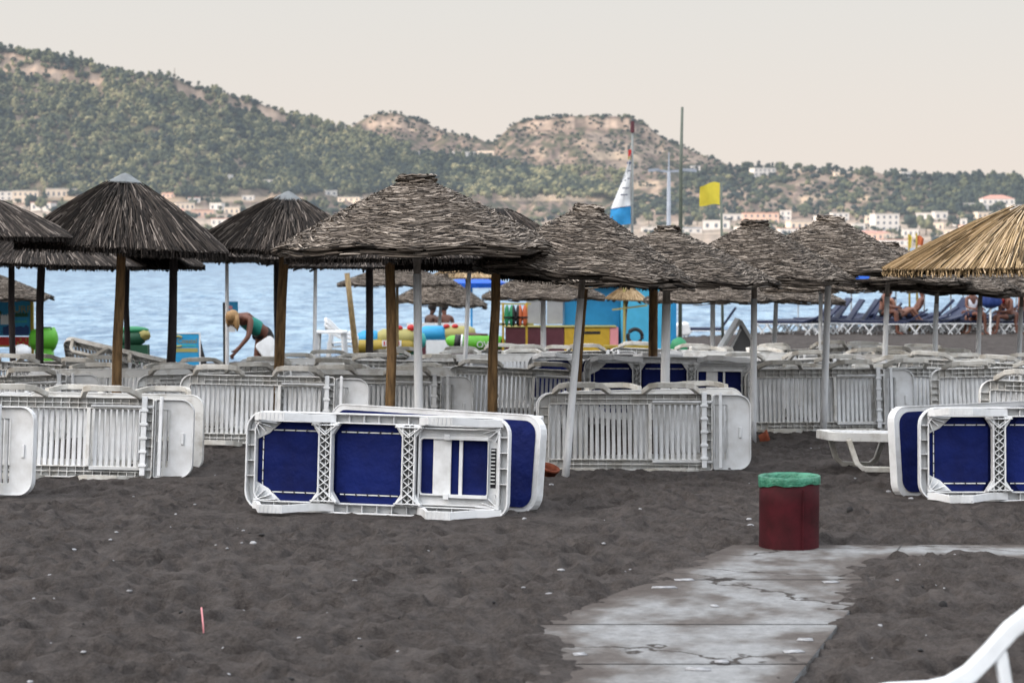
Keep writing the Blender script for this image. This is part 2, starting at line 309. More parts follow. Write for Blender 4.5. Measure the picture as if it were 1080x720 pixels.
def axis(fine0, fine1, step, lo, hi, gr):
    a = list(np.arange(fine0, fine1, step)); s = step; v = fine1
    while v < hi: a.append(v); s *= gr; v += s
    a.append(hi); s = step; v = fine0-step; b = []
    while v > lo: b.append(v); s *= 1.12; v -= s
    b.append(lo); return np.array(b[::-1]+a)
ax = axis(-5.0, 5.0, 0.022, -120, 120, 1.06); ay = axis(7.4, 17, 0.02, -60, 135, 1.011)
XX, YY = np.meshgrid(ax, ay)
sn = sand_noise(XX, YY)
for (x0_, y0_, x1_, y1_) in ((-2.05, 14.3, 0.25, 13.75), (3.0, 15.2, 5.2, 15.0), (-4.6, 17.3, -2.6, 17.2), (0.3, 18.2, 2.3, 18.0), (-5, 15.5, -3.6, 15.2)):   # trodden flat along the stacks
    t_ = np.clip(((XX-x0_)*(x1_-x0_)+(YY-y0_)*(y1_-y0_))/((x1_-x0_)**2+(y1_-y0_)**2), 0, 1); d_ = np.hypot(XX-x0_-t_*(x1_-x0_), (YY-y0_-t_*(y1_-y0_))*0.8); k_ = np.clip(1.5-d_/0.4, 0, 1)
    sn = sn*(1-0.72*k_)-0.012*k_
pd = path_depth(XX, YY)
drift = 0.05*(fbm(XX*1.1, YY*1.3, 5, 5)-0.62) + 0.22*sn - 0.03*(YY > 11.7) + 0.075*np.clip((0.36-XX)/0.35, 0, 1)*np.clip((9.8-YY)/0.5, 0, 1)*(0.3+1.2*fbm(XX*2, YY*2, 71, 4))
cover = np.clip((pd+0.10+0.25*(fbm(XX*2.5, YY*2.5, 15, 4)-0.5))/0.30, 0, 1)
ZZ = G(XX, YY) + sn*(1-cover) + cover*(-0.012 + 1.15*drift)
npobj('beach_sand', np.stack([XX, YY, ZZ], -1).reshape(-1, 3), gridfaces(*XX.shape), M['sand'])['kind'] = 'structure'
mb = MB()
ys = [6.5, 7.5, 8.87, 9.80, 11.11, 12.40]
for k in range(5):
    a, b = ys[k]+0.008, ys[k+1]-0.008
    mb.slab([(xl(a), a), (xr(a), a), (xr(b), b), (xl(b), b)], -0.08, 0.001)
mb.slab([(1.9, 11.9), (2.9, 11.9), (2.9, 12.39), (1.9, 12.39)], -0.08, -0.003)
for k in range(6):
    a = xr(12.1)+0.02+k*1.9
    mb.slab([(a, 11.87), (a+1.88, 11.87), (a+1.88, 12.40), (a, 12.40)], -0.08, 0.001)
tag(mb.build('concrete_path', M['concrete']), kind='structure')
PV, PF, PT = [], [], []; po = 0                  # worn top of the slabs, with its film of sand
def sheet(ya, yb, fa, fb, nx, ny):
    global po
    v, u = np.meshgrid(np.linspace(ya, yb, ny), np.linspace(0, 1, nx), indexing='ij'); x = fa(v)+(fb(v)-fa(v))*u
    d = path_depth(x, v); dust = np.clip(1-d/0.30, 0, 1)*0.95 + 1.9*(fbm(x*1.7, v*1.3, 61, 5)-0.47) + 1.3*(fbm(x*8, v*6, 64, 5)-0.5) + 0.55*np.clip((9.6-v)/1.0, 0, 1)*np.clip((0.75-x)/0.4, 0, 1)
    dust += 0.5*np.exp(-((v-11.75)/0.22)**2)
    PV.append(np.stack([x, v, np.full_like(x, 0.0055)], -1).reshape(-1, 3)); PF.append(gridfaces(ny, nx)+po); PT.append(np.clip(dust, 0, 1).ravel()); po += x.size
for k in range(5): sheet(ys[k]+0.009, ys[k+1]-0.009, lambda v: xl(v)+0.002, lambda v: xr(v)-0.002, 70, 70)
for k in range(6): a_ = xr(12.1)+0.022+k*1.9; sheet(11.872, 12.398, (lambda v: xr(v)+0.01) if k == 0 else (lambda v: a_+0*v), lambda v: a_+1.876+0*v, 90, 30)
npobj('concrete_path', np.concatenate(PV), np.concatenate(PF), M['dusty'], tone=np.concatenate(PT))['kind'] = 'structure'

wy = np.concatenate([np.linspace(35, 120, 330)[:-1], np.geomspace(120, 9000, 260)]); wu = np.linspace(-0.42, 0.42, 320)
UU, WY = np.meshgrid(wu, wy); WX = UU*WY
amp = 0.075*np.clip(WY/60, 0.5, 1)*np.clip(400/WY, 0.15, 1)
wz = SEA + amp*(fbm(WX*0.55, WY*0.9, 11, 3)-0.5)*2 + amp*0.6*(vn(WX*1.7, WY*2.4, 14)-0.5)
mw = bpy.data.materials.new('sea_water'); mw.use_nodes = True; N = mw.node_tree.nodes; L = mw.node_tree.links
b = N['Principled BSDF']; b.inputs['Roughness'].default_value = 0.3; b.inputs['Specular IOR Level'].default_value = 0.25
tc = N.new('ShaderNodeTexCoord'); mp = N.new('ShaderNodeMapping'); mp.inputs['Scale'].default_value = (0.9, 0.42, 1); L.new(tc.outputs['Object'], mp.inputs['Vector'])
nz = N.new('ShaderNodeTexNoise'); nz.inputs['Scale'].default_value = 1.3; nz.inputs['Detail'].default_value = 8; nz.inputs['Roughness'].default_value = 0.7; L.new(mp.outputs['Vector'], nz.inputs['Vector'])
rp = N.new('ShaderNodeValToRGB'); rp.color_ramp.elements[0].position = 0.40; rp.color_ramp.elements[0].color = (0.035, 0.125, 0.24, 1); rp.color_ramp.elements[1].position = 0.60; rp.color_ramp.elements[1].color = (0.27, 0.41, 0.52, 1)
L.new(nz.outputs['Fac'], rp.inputs['Fac'])
sp = N.new('ShaderNodeSeparateXYZ'); L.new(tc.outputs['Object'], sp.inputs['Vector'])
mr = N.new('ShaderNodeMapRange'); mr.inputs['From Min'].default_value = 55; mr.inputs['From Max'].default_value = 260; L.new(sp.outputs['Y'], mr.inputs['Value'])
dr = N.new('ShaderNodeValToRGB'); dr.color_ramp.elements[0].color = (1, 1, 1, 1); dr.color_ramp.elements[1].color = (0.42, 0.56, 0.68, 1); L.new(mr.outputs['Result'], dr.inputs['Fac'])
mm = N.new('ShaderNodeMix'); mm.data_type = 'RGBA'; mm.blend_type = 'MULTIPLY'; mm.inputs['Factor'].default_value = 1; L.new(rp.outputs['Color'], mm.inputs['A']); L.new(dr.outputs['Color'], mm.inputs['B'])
L.new(mm.outputs['Result'], b.inputs['Base Color'])
n3 = N.new('ShaderNodeTexNoise'); n3.inputs['Scale'].default_value = 5; n3.inputs['Detail'].default_value = 6; L.new(mp.outputs['Vector'], n3.inputs['Vector'])
bp = N.new('ShaderNodeBump'); bp.inputs['Strength'].default_value = 0.6; bp.inputs['Distance'].default_value = 0.25; L.new(n3.outputs['Fac'], bp.inputs['Height']); L.new(bp.outputs['Normal'], b.inputs['Normal'])
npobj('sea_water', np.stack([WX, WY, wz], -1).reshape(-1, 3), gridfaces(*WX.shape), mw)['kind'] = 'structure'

# pebbles and scraps on the sand
mb = MB()
for k in range(430):
    Y = 8.3*(5.2 ** rnd.random()); x = rnd.uniform(-0.27, 0.27)*Y
    if path_depth(np.array(x), np.array(Y)) > -0.05: continue
    r_ = rnd.choice([0.004, 0.005, 0.006, 0.008, 0.011])*(0.8+Y/40); z = g(x, Y)+float(sand_noise(np.array(x), np.array(Y)))+r_*0.3
    mb.cur = 1 if rnd.random() < 0.35 else 0
    mb.ball((x, Y, z), (r_*rnd.uniform(0.9, 2), r_*rnd.uniform(0.8, 1.4), r_*0.7), 7, 5, 0.18, k)
for k in range(9):
    Y = rnd.uniform(8.4, 12.3); x = rnd.uniform(xl(Y)+0.05, xr(Y)-0.05); a = rnd.uniform(-0.3, 0.3); l_ = rnd.uniform(0.02, 0.075); mb.cur = 0
    c_, s_ = math.cos(a), math.sin(a); mb.slab([(x+c_*u*l_-s_*v*0.035, Y+s_*u*l_+c_*v*0.035) for u, v in ((-1, -1), (1, -0.8), (0.8, 1), (-0.9, 0.7))], 0.007, 0.0095)
tag(mb.build('pebbles', [M['stone'], M['darkstone']], smooth=True), 'small pale and dark pebbles strewn over the grey sand', 'pebbles', kind='stuff')
def on_sand(px, py):
    Y = 12.0
    for _ in range(20): Y = F*(ZC-g(X(px, Y), Y))/(py-255)
    x = X(px, Y); return Vector((x, Y, g(x, Y)+float(sand_noise(np.array(x), np.array(Y)))))
p = on_sand(212, 676); mb = MB(); mb.tube([p+Vector((0.0, 0, 0.0)), p+Vector((-0.006, 0.02, 0.05)), p+Vector((-0.018, 0.05, 0.125))], 0.004, 8)
tag(mb.build('drinking_straw', M['pink'], smooth=True), 'thin pink drinking straw stuck upright in the sand at lower left', 'drinking straw')
for px, py, r_, nm, lb, m_ in ((320, 698, 0.017, 'pebble', 'white pebble lying alone in the sand below the pink straw', 'stone'), (793, 562, 0.02, 'pebble', 'round white pebble beside the maroon bin', 'stone'), (265, 583, 0.016, 'pebble', 'white pebble on sand in front of the left end of the blue lounger', 'stone'), (998, 645, 0.03, 'driftwood', 'short black stick lying on sand right of the concrete path', 'darkstone'), (898, 545, 0.03, 'driftwood', 'small dark scrap of wood on sand right of the maroon bin', 'darkstone')):
    p = on_sand(px, py); mb = MB(); mb.ball((0, 0, 0), (r_*1.4, r_, r_*0.75) if nm == 'pebble' else (r_*0.8, r_*0.35, r_*0.9), 9, 7, 0.15, px)
    tag(mb.build(nm, M[m_], smooth=True, loc=p+Vector((0, 0, r_*0.3))), lb, nm)

# ------------------------------------------------------------------ loungers
LW = 1.95
def leg_loop(y, xc, w0, w1, zt, t, h):
    m_ = MB(); m_.sweep([(xc-w0, y, zt), (xc-w1-0.03, y, 0.03), (xc-w1+0.01, y, 0.0), (xc+w1-0.01, y, 0.0), (xc+w1+0.03, y, 0.03), (xc+w0, y, zt)], t, h, up=(0, 1, 0)); return m_
def channel(m_, o, r_, inset, z0, z1, pitch):
    x0, x1, y0, y1 = o; n = 6
    A = rr(x0, x1, y0, y1, r_, n); A2 = rr(x0+0.012, x1-0.012, y0+0.012, y1-0.012, [max(q-0.012, 0.01) for q in r_], n)
    q_ = [max(q-inset, 0.02) for q in r_]; B = rr(x0+inset, x1-inset, y0+inset, y1-inset, q_, n); B2 = rr(x0+inset-0.01, x1-inset+0.01, y0+inset-0.01, y1-inset+0.01, [q+0.01 for q in q_], n)
    m_.ring(A, A2, z0, z1); m_.ring(B2, B, z0+0.006, z1-0.002); m_.ring(A2, B2, z1-0.014, z1-0.004)
    x = x0+r_[1]*0.8
    while x < x1-r_[0]*0.8:
        for s in (-1, 1):
            yy = (y1 if s > 0 else -y0)
            a, b = s*(yy-0.011), s*(yy-inset+0.009)
            m_.box(x-0.003, x+0.003, min(a, b), max(a, b), z0+0.012, z1-0.012)
        x += pitch
    y = y0+r_[2]
    while y < y1-r_[1]:
        m_.box(x0+0.011, x0+inset-0.009, y-0.003, y+0.003, z0+0.012, z1-0.012); m_.box(x1-inset+0.009, x1-0.011, y-0.003, y+0.003, z0+0.012, z1-0.012); y += pitch
def make_white():
    root = empty('white_lounger')
    f = MB(); rad = [0.03, 0.13, 0.13, 0.03]
    channel(f, (0, 1.60, -0.355, 0.355), rad, 0.105, 0.235, 0.31, 0.075)
    for s in (-1, 1): f.box(0.25, 1.5, s*0.30-0.004, s*0.30+0.004, 0.245, 0.297)
    f.box(1.015, 1.045, -0.25, 0.25, 0.23, 0.304)
    f.build('frame', M['weathered'], root, bevel=0.003)
    s_ = MB(); x = 0.125
    while x < 0.99: s_.box(x, x+0.031, -0.252, 0.252, 0.284, 0.312); x += 0.0505
    s_.build('seat', M['slat'], root, bevel=0.004)
    b_ = MB(); A = rr(1.605, LW, -0.345, 0.345, [0.12, 0.02, 0.02, 0.12]); b_.ring(A, rr(1.615, 1.74, -0.25, 0.25, [0.02]*4), 0.283, 0.314)
    b_.ring(A, rr(1.617, LW-0.010, -0.335, 0.335, [0.11, 0.015, 0.015, 0.11]), 0.255, 0.283)
    x = 1.07
    while x < 1.73:
        if not 1.47 < x < 1.52: b_.box(x, x+0.031, -0.252, 0.252, 0.292, 0.315)
        x += 0.0505
    b_.box(1.05, 1.60, -0.285, -0.262, 0.225, 0.26); b_.box(1.05, 1.60, 0.262, 0.285, 0.225, 0.26)
    b_.box(1.84, 1.865, -0.05, 0.05, 0.268, 0.284)
    b_.build('backrest', M['slat'], root, bevel=0.004)
    for (x0, w_, k_) in ((1.50, 0.045, 5), (1.655, 0.028, 0)):
        p_ = MB(); p_.box(x0, x0+w_, -0.36, 0.33, 0.195, 0.232)
        for k in range(k_): p_.box(x0-0.012, x0+w_+0.012, -0.25+k*0.12, -0.225+k*0.12, 0.185, 0.236)
        p_.build('support_bar', M['plastic'], root, bevel=0.003)
    for y in (-0.365, 0.365):
        for xc in (0.40, 1.22):
            o_ = -0.045 if y < 0 else 0.0; m_ = MB(); zt = 0.25; w0, w1 = 0.25, 0.145
            m_.sweep([(xc-w0, y, zt), (xc-w1-0.04, y+o_*0.85, 0.05), (xc-w1+0.02, y+o_, 0.0), (xc+w1-0.02, y+o_, 0.0), (xc+w1+0.04, y+o_*0.85, 0.05), (xc+w0, y, zt)], 0.042, 0.05, up=(0, 1, -o_*3))
            m_.build('leg', M['tanleg'], root, bevel=0.004)
    return root
def make_sling():
    root = empty('sling_lounger')
    f = MB(); rad = [0.12, 0.14, 0.14, 0.12]
    channel(f, (0, LW, -0.36, 0.36), rad, 0.075, 0.215, 0.30, 0.11)
    for sx, x0 in ((1, 0.065), (-1, LW-0.065)):
        for s in (-1, 1):
            f.slab([(x0, s*0.285), (x0+sx*0.19, s*0.285), (x0+sx*0.10, s*0.20), (x0, s*0.15)] if sx*s < 0 else [(x0, s*0.285), (x0, s*0.15), (x0+sx*0.10, s*0.20), (x0+sx*0.19, s*0.285)], 0.262, 0.285)
            for k in range(4): f.bar((x0+sx*0.0, s*0.285, 0.245), (x0+sx*(0.17-0.045*k), s*(0.275-0.03*k), 0.245), 0.006, 0.05)
    f.build('frame', M['plastic'], root, bevel=0.003)
    t_ = MB(); t_.slab(rr(0.045, LW-0.05, -0.315, 0.315, 0.10), 0.3015, 0.3045); t_.build('sling_fabric', M['blue'], root)
    for xc in (0.605, 1.225):
        c = MB(); c.box(xc-0.05, xc-0.038, -0.286, 0.286, 0.19, 0.27); c.box(xc+0.038, xc+0.05, -0.286, 0.286, 0.19, 0.27); c.box(xc-0.038, xc+0.038, -0.286, 0.286, 0.262, 0.27); c.box(xc-0.004, xc+0.004, -0.286, 0.286, 0.215, 0.262)
        y = -0.25; k = 0
        while y < 0.25: 
            c.bar((xc-0.036, y, 0.225), (xc, y+0.03, 0.225), 0.006, 0.07); c.bar((xc+0.036, y, 0.225), (xc, y+0.03, 0.225), 0.006, 0.07)
            c.bar((xc, y+0.03, 0.225), (xc-0.036, y+0.055, 0.225), 0.006, 0.07); c.bar((xc, y+0.03, 0.225), (xc+0.036, y+0.055, 0.225), 0.006, 0.07); y += 0.06
        for s in (-1, 1):
            for q in (-1, 1):
                c.slab([(xc+q*0.05, s*0.20), (xc+q*0.105, s*0.285), (xc+q*0.05, s*0.285)] if q*s > 0 else [(xc+q*0.05, s*0.285), (xc+q*0.105, s*0.285), (xc+q*0.05, s*0.20)], 0.20, 0.268)
                c.bar((xc, s*0.20, 0.21), (xc+q*0.095, s*0.284, 0.21), 0.008, 0.06)
            c.bar((xc-0.1, s*0.272, 0.205), (xc+0.1, s*0.272, 0.205), 0.008, 0.05)
        c.build('crossbar', M['plastic'], root, bevel=0.002)
    for (x0, x1) in ((0.125, 0.535), (0.675, 1.155)):
        m_ = MB(); m_.slab(rr(x0, x1, -0.215, 0.215, 0.012, 3), 0.272, 0.276)
        for s in (-1, 1): m_.slab([(x0+0.06, s*0.232), (x1-0.02, s*0.232), (x1-0.05, s*0.287), (x0+0.11, s*0.287)] if s > 0 else [(x0+0.06, s*0.232), (x0+0.11, s*0.287), (x1-0.05, s*0.287), (x1-0.02, s*0.232)], 0.276, 0.281)
        if x0 < 0.2: m_.slab([(0.078, -0.15), (0.112, -0.17), (0.112, 0.17), (0.078, 0.15)], 0.276, 0.281)
        o = m_.build('sling_fabric', M['blue'], root)
        for s in (-1, 1):
            l_ = MB(); l_.cur = 0; l_.box(x0+0.03, x1-0.02, s*0.2235-0.004, s*0.2235+0.004, 0.27, 0.274); x = x0+0.06; l_.cur = 1
            while x < x1-0.03: l_.bar((x, s*0.214, 0.267), (x+0.012, s*0.236, 0.267), 0.007, 0.007); x += 0.085
            l_.build('lacing', [M['plastic'], M['dark']], o)
        if x0 < 0.2:
            l_ = MB(); l_.cur = 0; l_.box(0.114, 0.121, -0.2, 0.2, 0.27, 0.274); l_.cur = 1
            for k in range(5): l_.bar((0.108, -0.16+0.075*k, 0.267), (0.128, -0.15+0.075*k, 0.267), 0.007, 0.007)
            l_.build('lacing', [M['plastic'], M['dark']], o)
    b_ = MB(); b_.ring(rr(1.285, LW-0.07, -0.283, 0.283, 0.03), rr(1.30, LW-0.16, -0.195, 0.195, 0.02), 0.265, 0.288)
    b_.ring(rr(1.29, LW-0.075, -0.275, 0.275, 0.03), rr(1.30, LW-0.085, -0.265, 0.265, 0.03), 0.225, 0.265)
    b_.ring(rr(1.30, LW-0.15, -0.205, 0.205, 0.02), rr(1.306, LW-0.156, -0.195, 0.195, 0.02), 0.23, 0.265)
    b_.box(1.395, 1.525, -0.195, 0.195, 0.245, 0.262); b_.box(1.585, 1.61, -0.195, 0.195, 0.24, 0.26)
    for s in (-1, 1):
        b_.box(1.50, 1.80, s*0.205-0.012, s*0.205+0.012, 0.215, 0.23); b_.box(1.48, 1.52, s*0.21-0.02, s*0.21+0.02, 0.21, 0.236)
    for k in range(10): b_.box(LW-0.135, LW-0.105, -0.13+k*0.026, -0.122+k*0.026, 0.245, 0.266)
    bo = b_.build('backrest', M['plastic'], root, bevel=0.002)
    q_ = MB(); q_.slab(rr(1.30, LW-0.16, -0.195, 0.195, 0.01, 3), 0.272, 0.276); q_.build('backrest_fabric', M['blue'], bo)
    r_ = MB(); r_.box(LW-0.138, LW-0.10, -0.14, 0.14, 0.262, 0.2642); r_.build('notch_plate', M['dark'], bo)
    for s in (-1, 1):
        for xc in (0.27, 1.50):
            l_ = MB(); y = s*0.318
            l_.sweep([(xc-0.20, y, 0.235), (xc-0.15, y, 0.17), (xc-0.085, y+s*0.012, 0.02), (xc+0.085, y+s*0.012, 0.02), (xc+0.24, y, 0.15), (xc+0.40, y, 0.235)], 0.028, 0.055, up=(0, 1, 0))
            l_.box(xc-0.09, xc+0.09, y+s*0.012-0.03, y+s*0.012+0.03, 0.0, 0.02)
            for k in range(6): l_.box(xc-0.08+k*0.03, xc-0.074+k*0.03, y+s*0.012-0.026, y+s*0.012+0.026, -0.004, 0.0)
            l_.build('leg', M['plastic'], root, bevel=0.003)
    return root
WP = make_white(); SPR = make_sling()
def lounger(kind, px, Y, yaw, lean, label, flip=False, dz=0.0, roll=0.0, group=None, end=None):
    """lies on its long side; px = photo column of the middle of the edge it stands on (or of its right end when end is set)"""
    o = inst(WP if kind == 'w' else SPR)
    if kind == 'w':
        k_ = 1.0 if Y < 19 else 2.6; lean = lean*0.75+rnd.uniform(-1, 1)*(k_-1)*2; yaw += rnd.uniform(-2.5, 2.5)*k_; roll += rnd.uniform(-1.0, 1.0)*k_; dz += rnd.uniform(-0.015, 0.01)+rnd.uniform(0, 0.035)*(k_-1)
    a = R(yaw); th = R(lean); e1 = Vector((math.cos(a), math.sin(a), 0)); nh = Vector((math.sin(a), -math.cos(a), 0)); 
    e1 = (e1*math.cos(R(roll)) + Vector((0, 0, 1))*math.sin(R(roll))).normalized()
    if flip: nh = -nh
    Z = nh.cross(e1) if flip else e1.cross(nh)
    if Z.z < 0: Z = -Z
    n_ = nh*math.cos(th) + Z*math.sin(th); zl = -n_; xl_ = -e1 if flip else e1; yl = zl.cross(xl_).normalized()
    c = Vector((X(px, Y), Y, 0))
    if end == 'r': c -= Vector((e1.x, e1.y, 0))*LW/2
    if end == 'l': c += Vector((e1.x, e1.y, 0))*LW/2
    c.z = g(c.x, c.y) - 0.012 + dz
    loc = c - (xl_*LW/2 + yl*0.36 + zl*0.235)
    o.matrix_world = Matrix.Translation(loc) @ Matrix((xl_, yl, zl)).transposed().to_4x4()
    kn = 'white plastic sun lounger' if kind == 'w' else 'white sun lounger with blue mesh fabric'
    return tag(o, label, 'sun lounger', group or ('white slatted loungers stood on their sides' if kind == 'w' else 'blue fabric loungers stood on their sides'))
bpy.context.view_layer.update()
# front and flanking blue ones
lounger('s', 394, 14.15, -12, 4, 'nearest blue fabric lounger on its side, whole underside showing in the centre foreground', roll=-0.6)
lounger('s', 570, 14.30, -34, -7, 'blue fabric lounger stood behind the nearest one, only its rounded right end showing', flip=True, end='r')
lounger('s', 972, 15.15, 0, 4, 'blue fabric lounger on its side at the right edge, right of the maroon bin', end='l')
lounger('s', 944, 15.5, 27, -6, 'blue fabric lounger wedged behind the right edge one, its blue end turned to us', flip=True, end='l')
lounger('s', 706, 22.6, -6, 8, 'blue fabric lounger far back behind the white slatted one in the middle', dz=0.17)
lounger('s', 640, 24.2, -3, 9, 'blue fabric lounger farthest back, left end behind the leaning white pole', dz=0.14)
# white ones, front to back
lounger('w', 29, 15.3, -14, 9, 'white lounger cut by the left edge, its rounded end nearest to us', end='r')
lounger('w', 82, 17.3, -2, 12, 'white slatted lounger on its side at left, in front of the brown pole')
lounger('w', 213, 18.0, -3, -8, 'white lounger propped behind the left slatted one, round end sticking out right', flip=True, end='r')
lounger('w', 680, 18.1, -3, 11, 'white slatted lounger on its side behind the leaning white pole in the middle')
lounger('w', 567, 18.5, 4, -9, 'white lounger propped behind the middle slatted one, grey end sticking out left', flip=True, end='l')
lounger('w', 286, 20.4, -3, 14, 'white slatted lounger behind the left half of the nearest blue one, two raised leg loops')
lounger('w', 405, 22.0, 0, 11, 'white slatted lounger behind the thick white pole of the pale reed umbrella')
lounger('w', 480, 22.4, 0, -9, 'white lounger propped behind the thick white pole, rounded end showing', flip=True, end='r')
lounger('w', 556, 23.4, -2, 10, 'grey white slatted lounger standing between the two front white poles')
lounger('w', 878, 22.5, -3, 12, 'white slatted lounger on its side right of the white pole with the clay pot')
lounger('w', 786, 23.0, 3, -9, 'white lounger propped behind the right slatted one, its end by the white pole', flip=True, end='l')
lounger('w', 1008, 22.8, 14, 12, 'white slatted lounger turned at an angle behind the blue one at right')
lounger('w', 1035, 19.3, 2, 12, 'white slatted lounger with rounded end just above the blue one at the right edge', end='l')
lounger('w', 1062, 25.5, 4, 12, 'white slatted lounger at the far right behind the angled one')
lounger('w', 896, 26.3, 0, 12, 'white slatted lounger in the back row right, between two thin white poles')
lounger('w', 985, 27.3, -5, 10, 'white slatted lounger in the back row below the far blue deckchairs')
lounger('w', 800, 27.6, 3, 11, 'white slatted lounger at the back, below the grey propped lounger')
lounger('w', 8, 21.4, 2, 12, 'white slatted lounger at the left edge behind the front left one')
lounger('w', 22, 25.2, 0, 11, 'white slatted lounger far left below the water sports banner')
lounger('w', 171, 24.8, 0, 11, 'white slatted lounger behind the dark post, under the dark green bundle', end='r')
lounger('w', 262, 24.0, -2, 13, 'white slatted lounger in front of the bending blond woman')
lounger('w', 330, 25.6, 2, -9, 'white lounger propped up behind the brown pole right of the bending woman', flip=True)
lounger('w', 392, 26.2, -2, 12, 'white slatted lounger below the striped inflatable, behind the brown pole')
lounger('w', 468, 27.3, -4, 12, 'white slatted lounger below the lime green inflatable boat')
lounger('w', 572, 27.8, -2, 12, 'white slatted lounger in front of the maroon kiosk counter')
for px, Y, yaw, lb, fl in ((240, 21.6, 12, 'white slatted lounger turned left end nearer, behind the round end at left', False), (330, 23.2, -14, 'white slatted lounger at a slant right of the brown pole left of centre', False), (440, 25.0, 10, 'white slatted lounger at a slant behind the big thick white pole', False), (505, 26.2, 3, 'white slatted lounger in front of the lime green inflatable boat', True), (600, 27.4, -10, 'white slatted lounger at a slant left of the far blue fabric ones', False), (765, 27.0, 9, 'white slatted lounger at a slant right of the far blue fabric ones', True), (836, 24.6, -12, 'white slatted lounger at a slant between the clay pot pole and the next', False), (925, 24.3, 16, 'white slatted lounger at a slant behind the right end of the front right row', False), (960, 26.0, -4, 'white slatted lounger propped facing away in the right back rows', True), (1030, 24.0, -18, 'white slatted lounger at a sharp slant in the right back rows', False), (1075, 22.4, 8, 'white slatted lounger at the right edge above the blue one', False), (60, 23.4, -14, 'white slatted lounger at a slant behind the front left one', False), (120, 22.2, 6, 'white lounger propped facing away right of the dark slanting post', True), (712, 28.6, 2, 'white slatted lounger just below the green sack', False), (860, 28.6, 8, 'white slatted lounger at the very back behind the clay pot pole', False), (930, 28.9, -8, 'white slatted lounger at the very back left of the far white poles', True)):
    lounger('w', px, Y, yaw, 9 if not fl else -9, lb, flip=fl, dz=rnd.uniform(0, 0.05))
# loungers standing or propped in other ways
def lounger_free(px, Y, rot, label, dz=0.0, s=1.0):
    o = inst(WP); o.location = (X(px, Y), Y, g(X(px, Y), Y)+dz); o.rotation_euler = rot
    return tag(o, label, 'sun lounger', 'white loungers in other poses')
lounger_free(868, 17.6, (R(-3), R(1.5), R(4)), 'white lounger standing flat on its legs right of the maroon bin', dz=0.07)
lounger_free(116, 22.6, (R(-76), R(38), R(8)), 'white lounger tipped up on end between the two left posts', dz=0.05)
lounger_free(60, 26.5, (R(-50), R(12), R(-10)), 'white lounger lying crooked on others below the lime green float', dz=0.55)

